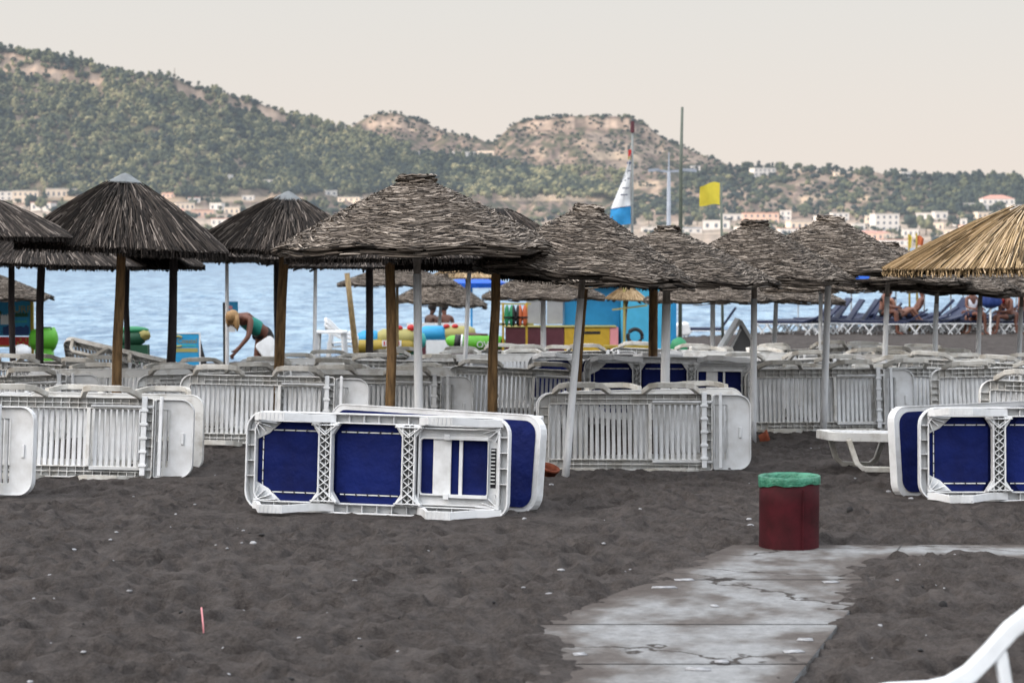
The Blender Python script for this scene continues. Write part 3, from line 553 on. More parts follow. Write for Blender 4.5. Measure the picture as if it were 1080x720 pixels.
# ------------------------------------------------------------------ umbrellas
def octo(a, k=0.75):
    q = (a + math.pi/8) % (math.pi/4) - math.pi/8
    return (1-k) + k*math.cos(math.pi/8)/math.cos(q)*1.04
def stick(mb, pts, r0, tone, nside=3):
    mb.tone = tone; mb.tube(pts, r0, nside, cap=False)
def canopy_reed(seed):                      # horizontal woven bundles, unit rim radius 1, apex height 1 (scaled later)
    r_ = random.Random(seed); mb = MB(); H = 0.5
    def surf(a, t): rad = t*octo(a); sag = 0.045*math.sin(4*a)**2*t*t; return rad, H*(1-t)-0.02*t*t+0.006*math.sin(math.pi*t) - sag*0.5
    rows = 36
    for i in range(rows):
        t = 0.13+0.87*(i+0.5)/rows; n = max(8, int(2*math.pi*t/0.048))
        for j in range(n):
            for lay in range(2):
                a0 = 2*math.pi*(j+r_.random())/n; ln = r_.uniform(0.09, 0.24)/max(t, 0.15); tt = t+r_.uniform(-0.025, 0.025); sl = r_.uniform(-0.05, 0.05); pts = []
                for k in range(4):
                    a = a0+ln*(k/3-0.5); rad, z = surf(a, min(1.02, tt+sl*(k/3-0.5))); off = 0.008+0.010*lay+r_.uniform(-0.005, 0.009)*(k in (0, 3)); pts.append((rad*math.cos(a), rad*math.sin(a), z+off))
                dark = abs(((a0+math.pi/8) % (math.pi/4))-math.pi/8) < 0.02
                stick(mb, pts, [0.003, 0.0078, 0.0072, 0.002] if lay == 0 else [0.002, 0.0055, 0.005, 0.0015], min(1, max(0, r_.gauss(0.56, 0.30)-(0.35 if dark else 0))))
    for k in range(260):                    # thick bundled rim
        a0 = r_.random()*6.283; ln = r_.uniform(0.15, 0.3); dz = r_.uniform(-0.055, 0.01); q = r_.uniform(0.97, 1.015); pts = []
        for m_ in range(4):
            a = a0+ln*(m_/3-0.5); rad, z = surf(a, q); pts.append((rad*math.cos(a), rad*math.sin(a), z+dz))
        stick(mb, pts, [0.005, 0.010, 0.010, 0.005], min(1, max(0, r_.gauss(0.38, 0.2))))
    for k in range(420):                    # stray ends along the ribs
        a0 = r_.randrange(8)*math.pi/4+r_.uniform(-0.06, 0.06) if k % 2 else r_.random()*6.283; t = math.sqrt(r_.uniform(0.03, 1)); rad, z = surf(a0, t)
        stick(mb, [(rad*math.cos(a0), rad*math.sin(a0), z+0.02), (rad*math.cos(a0+0.05/t)*1.01, rad*math.sin(a0+0.05/t)*1.01, z+r_.uniform(0.015, 0.04))], 0.004, r_.uniform(0.35, 1))
    kr = r_.uniform(0.85, 1.15); kh = r_.uniform(0.8, 1.25)
    for k in range(90):                     # knob of wound reed
        a0 = r_.random()*6.283; z = r_.uniform(-0.03, 0.065)*kh+H*0.885; rad = r_.uniform(0.105, 0.135)*kr*(1-0.25*max(0, (z-H*0.97)/0.06)); ln = r_.uniform(0.6, 1.3)
        stick(mb, [(rad*math.cos(a0+ln*(m_/4-0.5)), rad*math.sin(a0+ln*(m_/4-0.5)), z+r_.uniform(-0.008, 0.008)) for m_ in range(5)], 0.011, min(1, max(0, r_.gauss(0.6, 0.28))))
    mb.tone = 0.1; n = 32
    for (z0, q0, z1, q1) in ((-0.03, 0.985, H*0.87, 0.13), (-0.055, 0.98, H*0.85, 0.10)):
        vs = [(q0*octo(2*math.pi*k/n)*math.cos(2*math.pi*k/n), q0*octo(2*math.pi*k/n)*math.sin(2*math.pi*k/n), z0) for k in range(n)]+[(q1*math.cos(2*math.pi*k/n), q1*math.sin(2*math.pi*k/n), z1) for k in range(n)]
        mb.add(vs, [(k, (k+1) % n, n+(k+1) % n, n+k) for k in range(n)]+[tuple(range(n, 2*n))])
    return mb.mesh('reed_canopy', M['wicker'])
def canopy_thatch(seed, mt, gold=False):
    r_ = random.Random(seed); mb = MB(); H = 0.62
    def z_(t): return H*(1-t) + 0.042*math.sin(math.pi*t)*(1 if not gold else 0.7)
    N_ = 4200
    for k in range(N_):
        t0 = 0.07+0.9*math.sqrt(r_.random()); ln = r_.uniform(0.12, 0.34)+(0.1 if gold else 0); t1 = min(1.03, t0+ln); a0 = r_.random()*6.283; da = r_.uniform(-0.03, 0.03)/max(t0, 0.3)*(0.5 if gold else 1); lift = r_.uniform(0.004, 0.035)
        pts = []
        for m_ in range(3):
            t = t0+(t1-t0)*m_/2; a = a0+da*m_/2; pts.append((t*math.cos(a), t*math.sin(a), z_(t)+lift*(1-0.3*m_/2)))
        stick(mb, pts, [0.003, 0.006, 0.004], min(1, max(0, r_.gauss(0.52, 0.29))))
    for k in range(1300):                   # ragged rim
        a = 2*math.pi*k/1300+r_.uniform(-0.01, 0.01); q = r_.uniform(0.955, 1.02); dz = r_.uniform(0.03, 0.085); o_ = r_.uniform(-0.02, 0.03)
        stick(mb, [((q-0.08)*math.cos(a), (q-0.08)*math.sin(a), z_(0.95)+0.02), (q*math.cos(a+o_*0.3), q*math.sin(a+o_*0.3), z_(1)), ((q+0.012)*math.cos(a+o_), (q+0.012)*math.sin(a+o_), z_(1)-dz)], [0.007, 0.008, 0.004], min(1, max(0, r_.gauss(0.32 if not gold else 0.5, 0.2))))
    mb.tone = 0.05; n = 36
    for off in (0.0, -0.05):
        prof = [(0.98, z_(1)-0.03+off*0.5), (0.7, z_(0.7)-0.008+off), (0.4, z_(0.4)-0.008+off), (0.07, z_(0.07)-0.005+off)]
        mb.lathe(prof, n)
    return mb.mesh('thatch_canopy', mt)
RE = [canopy_reed(k) for k in (1, 2, 3)]; TH = [canopy_thatch(k, M['thatch']) for k in (4, 5)]; GO = canopy_thatch(6, M['straw'], True)
def umbrella(kind, px, Y, py_top, py_rim, hw, pole, label, pr=0.035, base_px=None, spin=0.0, wood_top=True):
    base_px = px if base_px is None else base_px
    s = F/Y; x0 = X(base_px, Y); z0 = g(x0, Y); top = P(px, py_top, Y); rim = P(px, py_rim, Y)
    rad = hw/s; hh = rim.z-z0; H = top.z-rim.z
    root = empty({'r': 'reed_umbrella', 't': 'thatch_umbrella', 'g': 'straw_umbrella'}[kind], (x0, Y, z0-0.03)); lean = math.atan2(top.x-x0, top.z-z0); root.rotation_euler = (0, lean, 0)
    tag(root, label, 'beach umbrella', {'r': 'grey woven reed umbrellas', 't': 'dark thatched umbrellas', 'g': 'golden straw umbrellas'}[kind])
    q = MB(); r_ = random.Random(int(px*7+Y)); L_ = hh+H*0.75+0.03
    mpole = {'white': 'whitepole', 'wood': 'wood', 'dark': 'darkwood', 'bamboo': 'bamboo'}[pole]
    cut = hh-0.22 if (pole == 'white' and (pr in (0.036, 0.032) or int(px) == 704)) else L_
    jit = [(r_.uniform(-1, 1)*pr*(0.25 if pole != 'white' else 0.05), r_.uniform(-1, 1)*pr*0.2) for _ in range(6)]; jit[0] = (0, 0); jit[5] = (0, 0)
    q.tube([(jit[k][0], jit[k][1], cut*k/5) for k in range(6)], [pr*(1.05-0.12*k/5)*(1 if pole == 'white' else r_.uniform(0.95, 1.05)) for k in range(6)], 12)
    q.build('pole', M[mpole], root, smooth=True)
    if cut < L_:
        q = MB(); q.tube([(0, 0, cut), (0, 0, L_)], [pr*0.86, pr*0.8], 12); q.build('pole_top', M['greywood'], root, smooth=True)
    me = {'r': RE[int(px) % 3], 't': TH[int(px) % 2], 'g': GO}[kind]; hu = {'r': 0.52, 't': 0.64, 'g': 0.64}[kind]
    c = bpy.data.objects.new('canopy', me); COL.objects.link(c); c.parent = root; c.location = (0, 0, hh+0.03); c.scale = (rad, rad, H/hu); c.rotation_euler = (0, 0, R(spin))
    if kind == 't' and 'cap' in label:
        q = MB(); k_ = rad*0.165; q.lathe([(0.001, H+0.012), (k_*0.25, H-0.005), (k_, H-0.085), (k_, H-0.10)], 14)
        q.build('metal_cap', M['cap'], root, loc=(0, 0, hh+0.03))
    for k in range(8):
        a = math.pi/4*k+R(spin); q = MB(); q.tube([(0, 0, hh+H*0.82-0.02), (rad*0.93*math.cos(a), rad*0.93*math.sin(a), hh-0.035)], 0.014, 6); q.build('rib', M['greywood' if kind == 'r' else 'darkwood'], root)
    return root
# left group
umbrella('t', 132, 21.4, 183, 259, 108, 'wood', 'largest dark thatched umbrella with grey metal cap, brown pole at left', 0.053, 118)
umbrella('t', -25, 20.5, 202, 249, 101, 'dark', 'dark thatched umbrella cut off by the left edge', 0.05)
umbrella('t', 45, 24.2, 232, 276, 106, 'dark', 'dark thatched umbrella low at left on the dark slanting post beside the lime float', 0.05, 38)
umbrella('t', 133, 26.5, 238, 280, 80, 'dark', 'flat dark thatched umbrella directly behind the big brown pole at left', 0.04)
umbrella('t', 184, 25.0, 228, 267, 88, 'dark', 'dark thatched umbrella on the leaning dark post left of the sandwich board', 0.055, 177)
umbrella('t', 12, 27.5, 245, 277, 85, 'dark', 'dark thatched umbrella at far left on the straight dark post', 0.045)
umbrella('r', -18, 33, 283, 312, 72, 'white', 'small reed umbrella low at the left edge above the banner')
umbrella('t', 304, 22.6, 202, 263, 98, 'wood', 'dark thatched umbrella with pale metal cap on a brown pole left of centre', 0.058, 290)
umbrella('t', 292, 26.8, 240, 272, 70, 'dark', 'dark thatched umbrella hidden behind the brown pole left of centre', 0.04)
umbrella('t', 239, 31, 246, 274, 60, 'white', 'dark thatched umbrella with thin white pole behind the bending woman', 0.03)
umbrella('t', 333, 31, 250, 277, 56, 'white', 'dark thatched umbrella with thin white pole against the open sea', 0.03, 331)
# centre
umbrella('r', 439, 16.6, 183, 257, 147, 'white', 'large pale reed umbrella in the centre on a thick white pole', 0.036, 442, spin=22.5)
umbrella('t', 411, 21.0, 214, 271, 108, 'wood', 'dark thatched umbrella under the big pale reed one, on a brown pole', 0.052, 412)
umbrella('t', 389, 26.0, 250, 280, 86, 'dark', 'dark flat thatched umbrella on a dark post below the big pale reed one', 0.05)
umbrella('r', 419, 36, 276, 298, 64, 'bamboo', 'reed umbrella at the back with its bamboo post hidden behind a brown pole', 0.03)
umbrella('r', 467, 43, 288, 317, 50, 'white', 'reed umbrella above the two people seated on the white bench', 0.035, 461)
umbrella('g', 492, 52, 276, 292, 40, 'bamboo', 'small golden straw umbrella far back in the centre', 0.04)
umbrella('t', 524, 21.6, 214, 279, 104, 'wood', 'dark thatched umbrella behind the big pale one, brown pole right of the lime boat', 0.052, 519)
umbrella('r', 497, 24.5, 245, 281, 60, 'white', 'reed umbrella on a thin leaning white pole near the lime green boat', 0.027, 487)
umbrella('r', 621, 16.9, 213, 283, 116, 'white', 'tilted grey reed umbrella on the leaning white pole in front', 0.032, 596, spin=10)
umbrella('t', 620, 22.4, 232, 293, 92, 'wood', 'dark thatched umbrella under the tilted reed one, brown pole by the yellow counter', 0.055, 604)
umbrella('r', 573, 33, 280, 311, 66, 'white', 'dark grey reed umbrella in front of the kiosk shutters', 0.045)
umbrella('r', 704, 19.4, 238, 293, 116, 'white', 'grey reed umbrella with ragged ribs right of the tilted one', 0.045, 701, spin=15)
umbrella('t', 690, 23.4, 250, 296, 88, 'wood', 'dark thatched umbrella on a brown pole by the blue kiosk wall', 0.055)
umbrella('g', 662, 36.5, 299, 315, 22, 'bamboo', 'tiny straw parasol over the yellow table by the kiosk', 0.025, 656)
umbrella('r', 752, 30, 284, 314, 74, 'white', 'reed umbrella low behind, between the kiosk and the right group', 0.038)
umbrella('r', 796, 21.3, 231, 290, 103, 'white', 'grey reed umbrella over the white pole with the clay pot', 0.036, 795, spin=8)
umbrella('r', 820, 30.5, 284, 313, 72, 'white', 'reed umbrella low at the back right, behind the clay pot pole', 0.035, 815)
umbrella('r', 866, 28.5, 266, 302, 64, 'white', 'reed umbrella on a thin white pole close beside a thicker one', 0.03)
umbrella('r', 876, 22.2, 226, 281, 103, 'white', 'grey reed umbrella next to the golden one, right of the clay pot pole', 0.038, 869, spin=30)
for k, (px, Y, t_, r_, hw, bp_, lb) in enumerate(((938, 25.5, 255, 292, 86, 932, 'reed umbrella half hidden by the left end of the golden straw one'), (990, 26.5, 258, 300, 84, 985, 'reed umbrella under the middle of the golden straw one'), (1036, 28, 262, 304, 82, 1031, 'reed umbrella in the right back row, above the person in white'), (1080, 28.5, 262, 305, 80, 1074, 'reed umbrella in the right back row, cut by the right edge'))):
    umbrella('r', px, Y, t_, r_, hw, 'white', lb, 0.036, bp_, spin=k*11)
umbrella('g', 1092, 16.2, 208, 279, 155, 'white', 'large golden straw umbrella cut by the right edge', 0.04, 1098)

# leaning bamboo post, pots, bin
Y = 33.0; mb = MB(); a = P(376, 372, Y); b_ = P(366, 288, Y); a = Vector((a.x+0.05, Y, g(a.x, Y))); mb.tube([a, a.lerp(b_, 0.35), a.lerp(b_, 0.7), b_], [0.05, 0.052, 0.048, 0.045], 10)
tag(mb.build('bamboo_post', M['bamboo'], smooth=True), 'slanting bamboo post left of the striped inflatable', 'post')
for px, py, lb in ((579, 509, 'clay pot hanging low by the leaning white pole behind the nearest blue lounger'), (807, 470, 'clay pot lying at the foot of the right white pole')):
    Y = F*2.06/(py-255) if py > 500 else F*2.16/(py-255); x = X(px, Y); e_ = empty('clay_pot', (x, Y, g(x, Y)+0.055), 0.4); e_.rotation_euler = (R(20), R(72 if py < 500 else 12), 0.3)
    mb = MB(); mb.lathe([(0.001, -0.05), (0.052, -0.05), (0.072, 0.03), (0.082, 0.03), (0.085, 0.055), (0.072, 0.055), (0.066, 0.03), (0.05, -0.03), (0.001, -0.03)], 20)
    mb.build('pot', M['terra'], e_, smooth=True); tag(e_, lb, 'clay pot', 'clay pots by the umbrella poles')
bin_ = empty('litter_bin', (X(834, 12.35), 12.35, -0.02)); tag(bin_, 'maroon drum bin with a green bag folded over its rim beside the path', 'litter bin')
mb = MB(); mb.lathe([(0.001, 0.0), (0.183, 0.0), (0.189, 0.012), (0.1855, 0.03), (0.1855, 0.30), (0.186, 0.445), (0.176, 0.45), (0.172, 0.03)], 40, wob=lambda a, z: 1+0.006*math.sin(2*a+z*9)+0.005*math.sin(5*a+z*14))
mb.build('drum', M['maroon'], bin_, smooth=True)
mb = MB(); mb.bar((0.06, -0.186, 0.02), (0.06, -0.186, 0.40), 0.006, 0.006, up=(0, 1, 0)); mb.build('seam', M['maroon'], bin_)
mb = MB(); n = 64; prof = []
for j, (r_, z_) in enumerate(((0.165, 0.25), (0.172, 0.455), (0.184, 0.470), (0.193, 0.465), (0.193, 0.44), (0.192, 0.41))):
    for k in range(n):
        a = 2*math.pi*k/n; wv = 0.010*math.sin(a+2.6)+0.003*math.sin(5*a)+0.002*math.sin(11*a); rr_ = r_*(1+0.006*math.sin(23*a+j)+0.006*math.sin(11*a)); prof.append((rr_*math.cos(a), rr_*math.sin(a), z_+(wv*1.5 if j == 5 else 0.25*wv)))
mb.add(prof, [(j*n+k, j*n+(k+1) % n, (j+1)*n+(k+1) % n, (j+1)*n+k) for j in range(5) for k in range(n)])
mb.build('bag', M['bag'], bin_, smooth=True)

# ------------------------------------------------------------------ plastic armchairs
def armchair():
    root = empty('plastic_armchair')
    m_ = MB(); m_.sweep([(0.22, 0, 0.40), (0.05, 0, 0.41), (-0.2, 0, 0.385)], 0.02, 0.44, up=(0, 1, 0)); m_.build('seat', M['white'], root, smooth=False, bevel=0.008)
    b_ = MB()
    for k in range(5): y = -0.14+0.07*k; b_.sweep([(-0.19, y, 0.40), (-0.25, y*1.05, 0.62), (-0.32, y*1.1, 0.83)], 0.012, 0.034, up=(0, 1, 0))
    b_.tube([(-0.33+0.03*abs(q)/0.2, q, 0.86-0.10*(q/0.24)**2) for q in (-0.24, -0.16, -0.08, 0, 0.08, 0.16, 0.24)], 0.026, 10); b_.build('backrest', M['white'], root, smooth=True)
    for s in (-1, 1):
        a_ = MB(); y = s*0.265; pts = [(0.26, y, 0.36), (0.27, y, 0.48), (0.23, y, 0.555), (0.14, y, 0.572), (0.02, y, 0.578), (-0.04, y, 0.592), (-0.10, y, 0.628), (-0.16, y, 0.69), (-0.22, y, 0.76), (-0.28, y*0.98, 0.81), (-0.33, y*0.9, 0.845)]
        a_.sweep(pts, 0.052, 0.05, up=(0, 1, 0)); a_.sweep([(-0.19, y, 0.70), (-0.225, y, 0.5), (-0.25, y, 0.36)], 0.038, 0.04, up=(0, 1, 0)); a_.build('armrest', M['white'], root, smooth=False, bevel=0.009)
        for x_ in (-1, 1): l_ = MB(); l_.sweep([(0.25*x_, y, 0.42), (0.29*x_, y*1.03, 0.0)], 0.045, 0.035, up=(0, 1, 0)); l_.build('leg', M['white'], root, bevel=0.006)
    return root
CH = armchair()
def chair(x, Y, rz, lb, dz=0, grp=None):
    o = inst(CH); o.location = (x, Y, g(x, Y)+dz); o.rotation_euler = (0, 0, rz); return tag(o, lb, 'armchair', grp)
chair(1.270, 5.64, R(180), 'white plastic armchair cut off at the bottom right corner', dz=-0.018)
for k, w_ in enumerate(('lower of the two stacked', 'upper of the two stacked')):
    chair(X(361, 39), 39, R(0), 'white plastic armchair, %s near the slanting bamboo post' % w_, dz=0.085*k, grp='white armchairs stacked by the shore')
t_ = empty('plastic_table', (X(349, 38), 38, g(X(349, 38), 38))); tag(t_, 'small white plastic table left of the stacked armchairs', 'table')
mb = MB(); mb.slab(rr(-0.3, 0.3, -0.3, 0.3, 0.06), 0.70, 0.735); mb.build('table_top', M['white'], t_)
for sx in (-1, 1):
    for sy in (-1, 1): mb = MB(); mb.bar((sx*0.24, sy*0.24, 0.70), (sx*0.28, sy*0.28, 0), 0.05, 0.05); mb.build('leg', M['white'], t_)

# ------------------------------------------------------------------ kiosk and its surroundings
Y = 38.0; s = F/Y; x0 = X(533, Y); x1 = X(653, Y); x2 = X(713, Y); zg = g(X(620, Y), Y)
kz = lambda py: P(540, py, Y).z
k_ = empty('kiosk', (x0, Y, zg)); tag(k_, 'blue beach kiosk with maroon and yellow counter below grey shutters', 'kiosk'); ox, oz = x0, zg
def kb(name, m_, a0, a1, b0, b1, c0, c1, par=None): q = MB(); q.box(a0-ox, a1-ox, b0, b1, c0-oz, c1-oz); o = q.build(name, M[m_], par or k_, bevel=0.01); return o
xm = X(612, Y); ztop = kz(298)
kb('wall', 'kioskblue', X(596, Y), X(655, Y), 0.32, 2.2, zg, ztop); kb('wall', 'kiosklight', X(655, Y)+0.003, x2, 0.05, 2.2, zg, ztop); kb('corner_post', 'kioskblue', x2-0.09, x2+0.012, 0.0, 0.045, zg, ztop)
kb('counter', 'kioskmaroon', x0, X(595, Y), -0.1, 0.3, zg, kz(345)); kb('counter', 'kioskyellow', X(595, Y)+0.003, X(643, Y), -0.1, 0.3, zg, kz(345)); kb('pink_panel', 'pink', X(643, Y)+0.003, X(652, Y), -0.1, 0.3, zg, kz(345)); kb('counter_top', 'paleyellow', x0-0.05, X(650, Y), -0.13, 0.33, kz(345)+0.003, kz(343.5))
for a_, c_ in ((555, 574), (577, 594)):
    o = kb('shutter', 'shutter', X(a_, Y), X(c_, Y), 0.18, 0.24, kz(342), kz(316)); kb('shutter_frame', 'greymetal', X(a_, Y)+0.003, X(c_, Y)-0.003, 0.165, 0.178, kz(317.5), kz(316.2), o)
kb('roof', 'kioskblue', X(540, Y), x2+0.06, 0.0, 2.3, ztop+0.003, ztop+0.09)
kb('sign_mark', 'black', X(614, Y), X(633, Y), -0.106, -0.103, kz(352), kz(349))
r_ = empty('vest_rack', (X(543, 37.2), 37.2, g(X(543, 37.2), 37.2))); tag(r_, 'yellow rail rack holding life vests left of the kiosk shutters', 'rack'); q = MB(); z0 = g(X(543, 37.2), 37.2)
for dx in (-0.22, 0.22): q.bar((dx, 0, 0), (dx, 0, kz(318)-z0), 0.04, 0.04)
q.build('post', M['kioskyellow'], r_); q = MB(); q.bar((-0.35, 0, kz(340)-z0), (0.35, 0, kz(340)-z0), 0.04, 0.04); q.bar((-0.3, 0, kz(319)-z0), (0.3, 0, kz(319)-z0), 0.03, 0.03); q.build('rail', M['paleyellow'], r_)
for px, m_, lb in ((537, 'green', 'green life vest hanging leftmost on the yellow rack'), (544, 'black', 'black life vest hanging in the middle of the yellow rack'), (551, 'orange', 'orange life vest hanging rightmost on the yellow rack')):
    v = empty('life_vest', (X(px, 37.15), 37.1, kz(331))); tag(v, lb, 'life vest', 'life vests on the rack')
    for dx in (-0.045, 0.045): q = MB(); q.ball((dx, 0, 0), (0.05, 0.05, 0.2), 10, 8, 0.05, px); q.build('panel', M[m_], v, smooth=True)
    q = MB(); q.bar((-0.1, -0.052, -0.03), (0.1, -0.052, -0.03), 0.01, 0.03); q.build('belt', M['black'], v)
# yellow table, wheel, green sack
t_ = empty('bar_table', (X(663, 36.3), 36.3, g(X(663, 36.3), 36.3))); tag(t_, 'narrow yellow bar table in front of the light blue kiosk wall', 'table'); zt = kz(362)-t_.location.z
q = MB(); q.box(-0.45, 0.4, -0.15, 0.15, zt, zt+0.05); q.build('table_top', M['yellow'], t_)
for dx in (-0.36, 0.3): q = MB(); q.bar((dx, 0, 0), (dx, 0, zt), 0.06, 0.06); q.build('leg', M['black'], t_)
q = MB(); q.bar((-0.3, 0, zt+0.7), (0.34, 0, zt+0.78), 0.03, 0.03); q.bar((-0.08, 0, zt+0.05), (-0.08, 0, zt+1.35), 0.04, 0.04); q.build('rail', M['paleyellow'], t_)
wh = MB(); wh.tube([(0.13*math.cos(a*math.pi/10), 0, 0.13*math.sin(a*math.pi/10)) for a in range(21)], 0.035, 8)
tag(wh.build('tyre', M['black'], smooth=True, loc=(X(670, 36.3), 36.3, t_.location.z+zt+0.05+0.165)), 'small black tyre standing on the yellow bar table', 'tyre')
sk = MB(); sk.ball((0, 0, 0.36), (0.15, 0.15, 0.17), 18, 14, 0.05, 5); Y = 34.0
tag(sk.build('sack', M['green'], smooth=True, loc=(X(716, Y), Y, g(X(716, Y), Y)+0.22)), 'bright green sack standing at the right corner of the kiosk', 'sack')
Y = 33.6; e_ = empty('canister', (X(731, Y), Y, g(X(731, Y), Y)+0.42)); tag(e_, 'white canister lying right of the bright green sack', 'canister'); q = MB(); q.tube([(-0.25, 0, 0), (-0.22, 0, 0), (0.22, 0, 0), (0.25, 0, 0)], [0.08, 0.12, 0.12, 0.08], 14); q.build('body', M['white'], e_, smooth=True); q = MB(); q.tube([(0.25, 0, 0), (0.29, 0, 0)], 0.04, 10); q.build('lid', M['graycard'], e_)
Y = 33.5; q = MB(); q.box(-0.5, 0.75, -0.3, 0.3, 0, 0.30); tag(q.build('crate', M['weathered'], loc=(X(729, Y), Y, g(X(729, Y), Y)), bevel=0.02), 'low pale crate under the white canister and green sack', 'crate')
# propped lounger with raised back, seen as grey triangle
Y = 30.5; zb = g(X(775, Y), Y); e_ = empty('folding_lounger', (X(772, Y), Y, zb)); tag(e_, 'grey lounger with raised back forming a triangle at the back, right of the kiosk', 'sun lounger')
def pt(px, py, dy=0): v = P(px, py, Y); return Vector((v.x-e_.location.x, dy, v.z-zb))
q = MB(); q.add([pt(780, 337, -0.3), pt(746, 392, -0.3), pt(746, 392, 0.3), pt(780, 337, 0.3)], [(0, 1, 2, 3)]); o = q.build('backrest', M['plastic'], e_); so_ = o.modifiers.new('s', 'SOLIDIFY'); so_.thickness = 0.04
q = MB(); q.add([pt(780.5, 337, -0.3), pt(808, 384, -0.3), pt(808, 384, 0.3), pt(780.5, 337, 0.3)], [(0, 1, 2, 3)]); o = q.build('seat', M['plastic'], e_); so_ = o.modifiers.new('s', 'SOLIDIFY'); so_.thickness = 0.05
q = MB(); q.add([pt(779.5, 341, -0.27), pt(762, 380, -0.27), pt(801, 380, -0.27)], [(0, 1, 2)]); q.build('side_panel', M['graycard'], e_)
q = MB(); q.bar(pt(779, 346, -0.29), pt(764, 376, -0.29), 0.03, 0.03); q.build('strut', M['plastic'], e_)
# bench, inflatables
Y = 45.5; e_ = empty('bench', (X(457, Y), Y, g(X(457, Y), Y))); tag(e_, 'white slatted bench under the seated pair', 'bench'); bz = P(457, 340, Y).z-e_.location.z
q = MB()
for dz in (0, -0.13, -0.26): q.box(-0.6, 0.75, -0.26, -0.22, bz-0.09+dz, bz+dz)
q.build('backrest', M['white'], e_); q = MB(); q.box(-0.6, 0.75, -0.2, 0.25, bz-0.5, bz-0.45); q.build('seat', M['white'], e_)
for dx in (-0.5, 0.65):
    for dy in (-0.24, 0.2): q = MB(); q.bar((dx, dy, 0), (dx, dy, bz-0.45), 0.05, 0.05); q.build('leg', M['white'], e_)
def capsule(mb, a, b, r, n=14): 
    a = Vector(a); b = Vector(b); d = (b-a); mb.tube([a-d.normalized()*r*0.75, a-d.normalized()*r*0.55, a, a.lerp(b, 0.5), b, b+d.normalized()*r*0.55, b+d.normalized()*r*0.75], [r*0.05, r*0.7, r, r*1.02, r, r*0.7, r*0.05], n)
Y = 40.0; e_ = empty('inflatable_tube', (X(410, Y), Y, g(X(410, Y), Y)+0.5)); tag(e_, 'big yellow, blue and red inflatable towing tube behind the brown pole', 'inflatable')
z0 = P(410, 358, Y).z-e_.location.z; W_ = lambda px: X(px, Y)-e_.location.x
q = MB(); capsule(q, (W_(383), 0, z0), (W_(396), 0, z0), 0.19); q.build('end_cushion', M['cyan'], e_, smooth=True)
q = MB(); capsule(q, (W_(404), -0.05, z0+0.04), (W_(432), -0.05, z0+0.04), 0.18); q.build('middle_cushion', M['paleyellow'], e_, smooth=True)
q = MB(); capsule(q, (W_(380), -0.16, z0-0.13), (W_(432), -0.16, z0-0.13), 0.14); q.build('lower_tube', M['yellow'], e_, smooth=True)
q = MB(); q.box(W_(404), W_(424), -0.325, -0.31, z0-0.12, z0+0.0); q.build('label_band', M['white'], e_)
for k in range(6): q = MB(); q.box(W_(405.5+3*k), W_(407+3*k), -0.335, -0.326, z0-0.10, z0-0.015); q.build('red_mark', M['red'], e_)
q = MB(); q.ball((W_(420), -0.1, z0+0.24), (0.1, 0.06, 0.05), 10, 6); q.build('grip', M['red'], e_, smooth=True); q = MB(); q.ball((W_(434), -0.1, z0+0.24), (0.09, 0.06, 0.07), 10, 6); q.build('grip', M['red'], e_, smooth=True)
q = MB(); capsule(q, (W_(437), 0.05, z0-0.02), (W_(442), 0.05, z0-0.02), 0.19); q.build('end_cushion', M['seagreen'], e_, smooth=True)
q = MB(); q.box(-0.55, 0.55, -0.2, 0.2, -0.5, z0-0.22); q.build('stand', M['darkgreen'], e_)
Y = 41.0; e_ = empty('inflatable_tube', (X(470, Y), Y, g(X(470, Y), Y)+0.5)); tag(e_, 'blue and yellow inflatable below the bench with the seated pair', 'inflatable'); z0 = P(410, 352, Y).z-e_.location.z
W_ = lambda px: X(px, Y)-e_.location.x
q = MB(); capsule(q, (W_(448), 0, z0), (W_(466), 0, z0), 0.17); q.build('end_cushion', M['cyan'], e_, smooth=True); q = MB(); capsule(q, (W_(472), 0, z0+0.01), (W_(496), 0, z0), 0.16); q.build('middle_cushion', M['paleyellow'], e_, smooth=True)
for a_ in (471, 480): q = MB(); q.ball((W_(a_), -0.08, z0+0.16), (0.07, 0.05, 0.05), 10, 6); q.build('grip', M['red'], e_, smooth=True)
q = MB(); q.box(-0.4, 0.45, -0.15, 0.15, -0.5, z0-0.12); q.build('stand', M['white'], e_)
